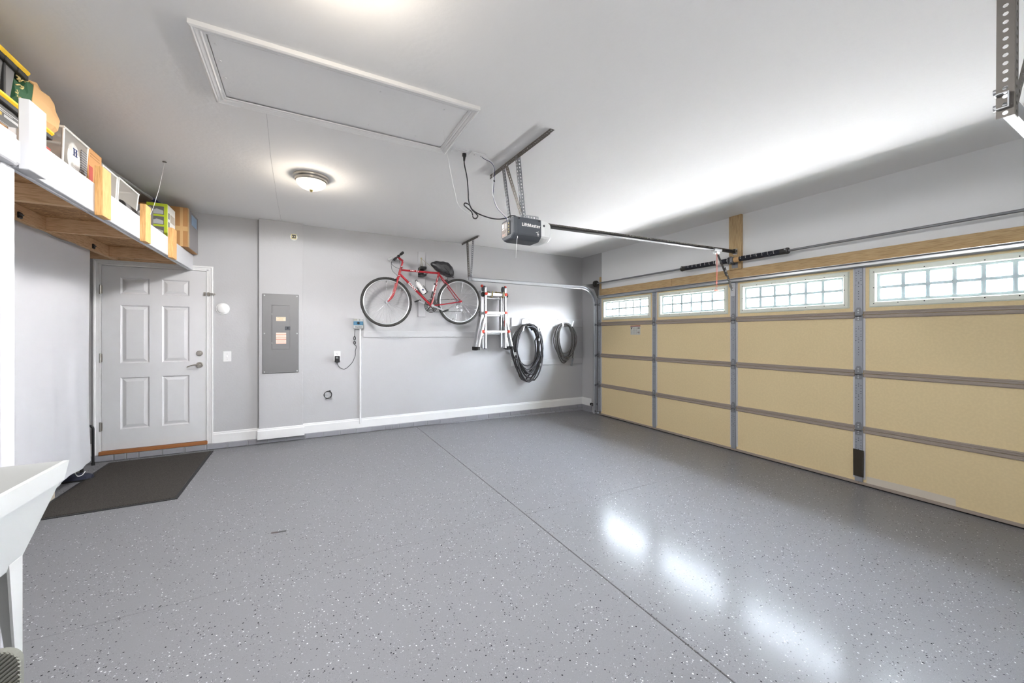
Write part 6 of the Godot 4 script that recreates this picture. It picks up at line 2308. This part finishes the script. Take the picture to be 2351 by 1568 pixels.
	quad(st, f0[0], f0[1], f0[2], f0[3], Vector3.UP)
	var f1 = rect.call(0.10, 0.13, 0.13, 0.475)
	quad(st, f1[0], f1[1], f1[2], f1[3], Vector3.DOWN)
	obj("basin", st, "sink_white", t)
	for sx in [0, 1]:
		for sz in [0, 1]:
			st = mb()
			var cx: float = [-6.16, -5.752][sx]
			var cz: float = [3.462, 3.83][sz]
			var dx = 1.0 if sx == 0 else -1.0
			var dz = 1.0 if sz == 0 else -1.0
			# two tapered webs that meet at the outer corner
			loft(st, [[Vector3(cx, 0.50, cz), Vector3(cx + dx * 0.008, 0.50, cz), Vector3(cx + dx * 0.008, 0.50, cz + dz * 0.085), Vector3(cx, 0.50, cz + dz * 0.085)], [Vector3(cx - dx * 0.0, FLOOR_Y, cz), Vector3(cx + dx * 0.008, FLOOR_Y, cz), Vector3(cx + dx * 0.008, FLOOR_Y, cz + dz * 0.04), Vector3(cx, FLOOR_Y, cz + dz * 0.04)]])
			loft(st, [[Vector3(cx + dx * 0.0082, 0.499, cz + dz * 0.0005), Vector3(cx + dx * 0.085, 0.499, cz + dz * 0.0005), Vector3(cx + dx * 0.085, 0.499, cz + dz * 0.008), Vector3(cx + dx * 0.0082, 0.499, cz + dz * 0.008)], [Vector3(cx + dx * 0.0082, FLOOR_Y + 0.001, cz + dz * 0.0005), Vector3(cx + dx * 0.04, FLOOR_Y + 0.001, cz + dz * 0.0005), Vector3(cx + dx * 0.04, FLOOR_Y + 0.001, cz + dz * 0.008), Vector3(cx + dx * 0.0082, FLOOR_Y + 0.001, cz + dz * 0.008)]])
			for k in 3:
				var yy = 0.14 + k * 0.11
				rod(st, Vector3(cx + dx * 0.008, yy, cz + dz * 0.03), Vector3(cx + dx * 0.03, yy + 0.10, cz + dz * 0.008), 0.002, 4)
			obj("leg", st, "sink_white", t)
	st = mb()
	rod(st, Vector3(-5.97, 0.48, 3.64), Vector3(-5.97, 0.30, 3.64), 0.022, 12)
	tube(st, spline([Vector3(-5.97, 0.30, 3.64), Vector3(-5.97, 0.22, 3.64), Vector3(-6.05, 0.20, 3.64), Vector3(-6.08, 0.27, 3.64), Vector3(-6.2, 0.29, 3.64)], 5), 0.02, 10)
	obj("drain_trap", st, "white_plastic", t)
	# ribbed pad in the corner of the view
	t = thing("ribbed_cushion", "grey ribbed cushion with rounded corner standing by the sink leg", "cushion", Vector3(-5.70, FLOOR_Y, 4.0))
	st = mb()
	var out = []
	for q in [[-5.535, 0.035, 0.0, 0], [-5.535, 0.348, 0.05, 1], [-5.86, 0.348, 0.05, 2], [-5.86, 0.035, 0.0, 0]]:
		if q[3] == 0:
			out.append(Vector2(q[0], q[1]))
		else:
			for i in 9:
				var a = PI / 2 * i / 8.0 + (PI / 2 if q[3] == 2 else 0.0)
				var cx2: float = q[0] + (-q[2] if q[3] == 1 else q[2])
				out.append(Vector2(cx2 + cos(a) * q[2], q[1] + sin(a) * q[2]))
	prism(st, out, 0.024, Transform3D(Basis(), Vector3(0, 0, 3.962)))
	obj("pad", st, "ribbed_grey", t)
	st = mb()
	for i in 44:
		var a = Vector2(-6.25 + i * 0.018, 0.0)
		var d = Vector2(0.78, 0.62).normalized()
		# clip each rib to the outline
		var seg = PackedVector2Array([a - d * 0.2, a + d * 0.8])
		for piece in Geometry2D.intersect_polyline_with_polygon(seg, PackedVector2Array(out)):
			rod(st, Vector3(piece[0].x, piece[0].y, 3.987), Vector3(piece[piece.size() - 1].x, piece[piece.size() - 1].y, 3.987), 0.0058, 6)
	obj("ribs", st, "ribbed_grey", t)

# ------------------------------------------------------------------ all of it

func _ready():
	# camera: level, turned 28.44 degrees to the right, lens shifted slightly down
	var cam = Camera3D.new()
	cam.name = "camera"
	add_child(cam)
	cam.position = Vector3(-4.7166, 1.4313, 5.8867)
	cam.rotation_degrees = Vector3(0, -28.44, 0)
	cam.projection = Camera3D.PROJECTION_FRUSTUM
	cam.near = 0.05
	cam.far = 200.0
	cam.size = 0.05 * 1568.0 / 891.8
	cam.frustum_offset = Vector2(0, -16.4 / 891.8 * 0.05)
	cam.current = true
	# sky and exposure
	var env = Environment.new()
	var sky = Sky.new()
	var sm = ProceduralSkyMaterial.new()
	sm.sky_top_color = Color(0.90, 0.95, 1.0)
	sm.sky_horizon_color = Color(0.97, 0.985, 1.0)
	sm.ground_bottom_color = Color(0.985, 0.99, 1.0)
	sm.ground_horizon_color = Color(0.985, 0.99, 1.0)
	sm.ground_energy_multiplier = 0.61
	sm.sun_angle_max = 2.0
	sky.sky_material = sm
	env.background_mode = Environment.BG_SKY
	env.sky = sky
	env.background_energy_multiplier = 140.0
	env.tonemap_mode = Environment.TONE_MAPPER_LINEAR
	env.tonemap_exposure = 1.75
	env.sdfgi_enabled = true
	env.ssao_enabled = true
	env.ssil_enabled = true
	var we = WorldEnvironment.new()
	we.name = "surroundings"
	we.environment = env
	add_child(we)
	# sun stands behind the house and lights the driveway
	var sun = DirectionalLight3D.new()
	sun.name = "sun"
	sun.light_energy = 60.0
	sun.light_color = Color(1.0, 0.97, 0.92)
	sun.light_angular_distance = 0.6
	sun.shadow_enabled = true
	sun.sky_mode = DirectionalLight3D.SKY_MODE_LIGHT_ONLY
	add_child(sun)
	sun.look_at_from_position(Vector3(-3, 12, 3), Vector3(0, 0, 0))
	make_materials()
	make_room()
	make_entry_door()
	make_garage_door()
	make_tracks()
	make_springs()
	make_loft()
	make_left_side()
	make_wall_things()
	make_bicycle()
	make_ladder()
	make_hoses()
	make_ceiling_things()
	make_opener()
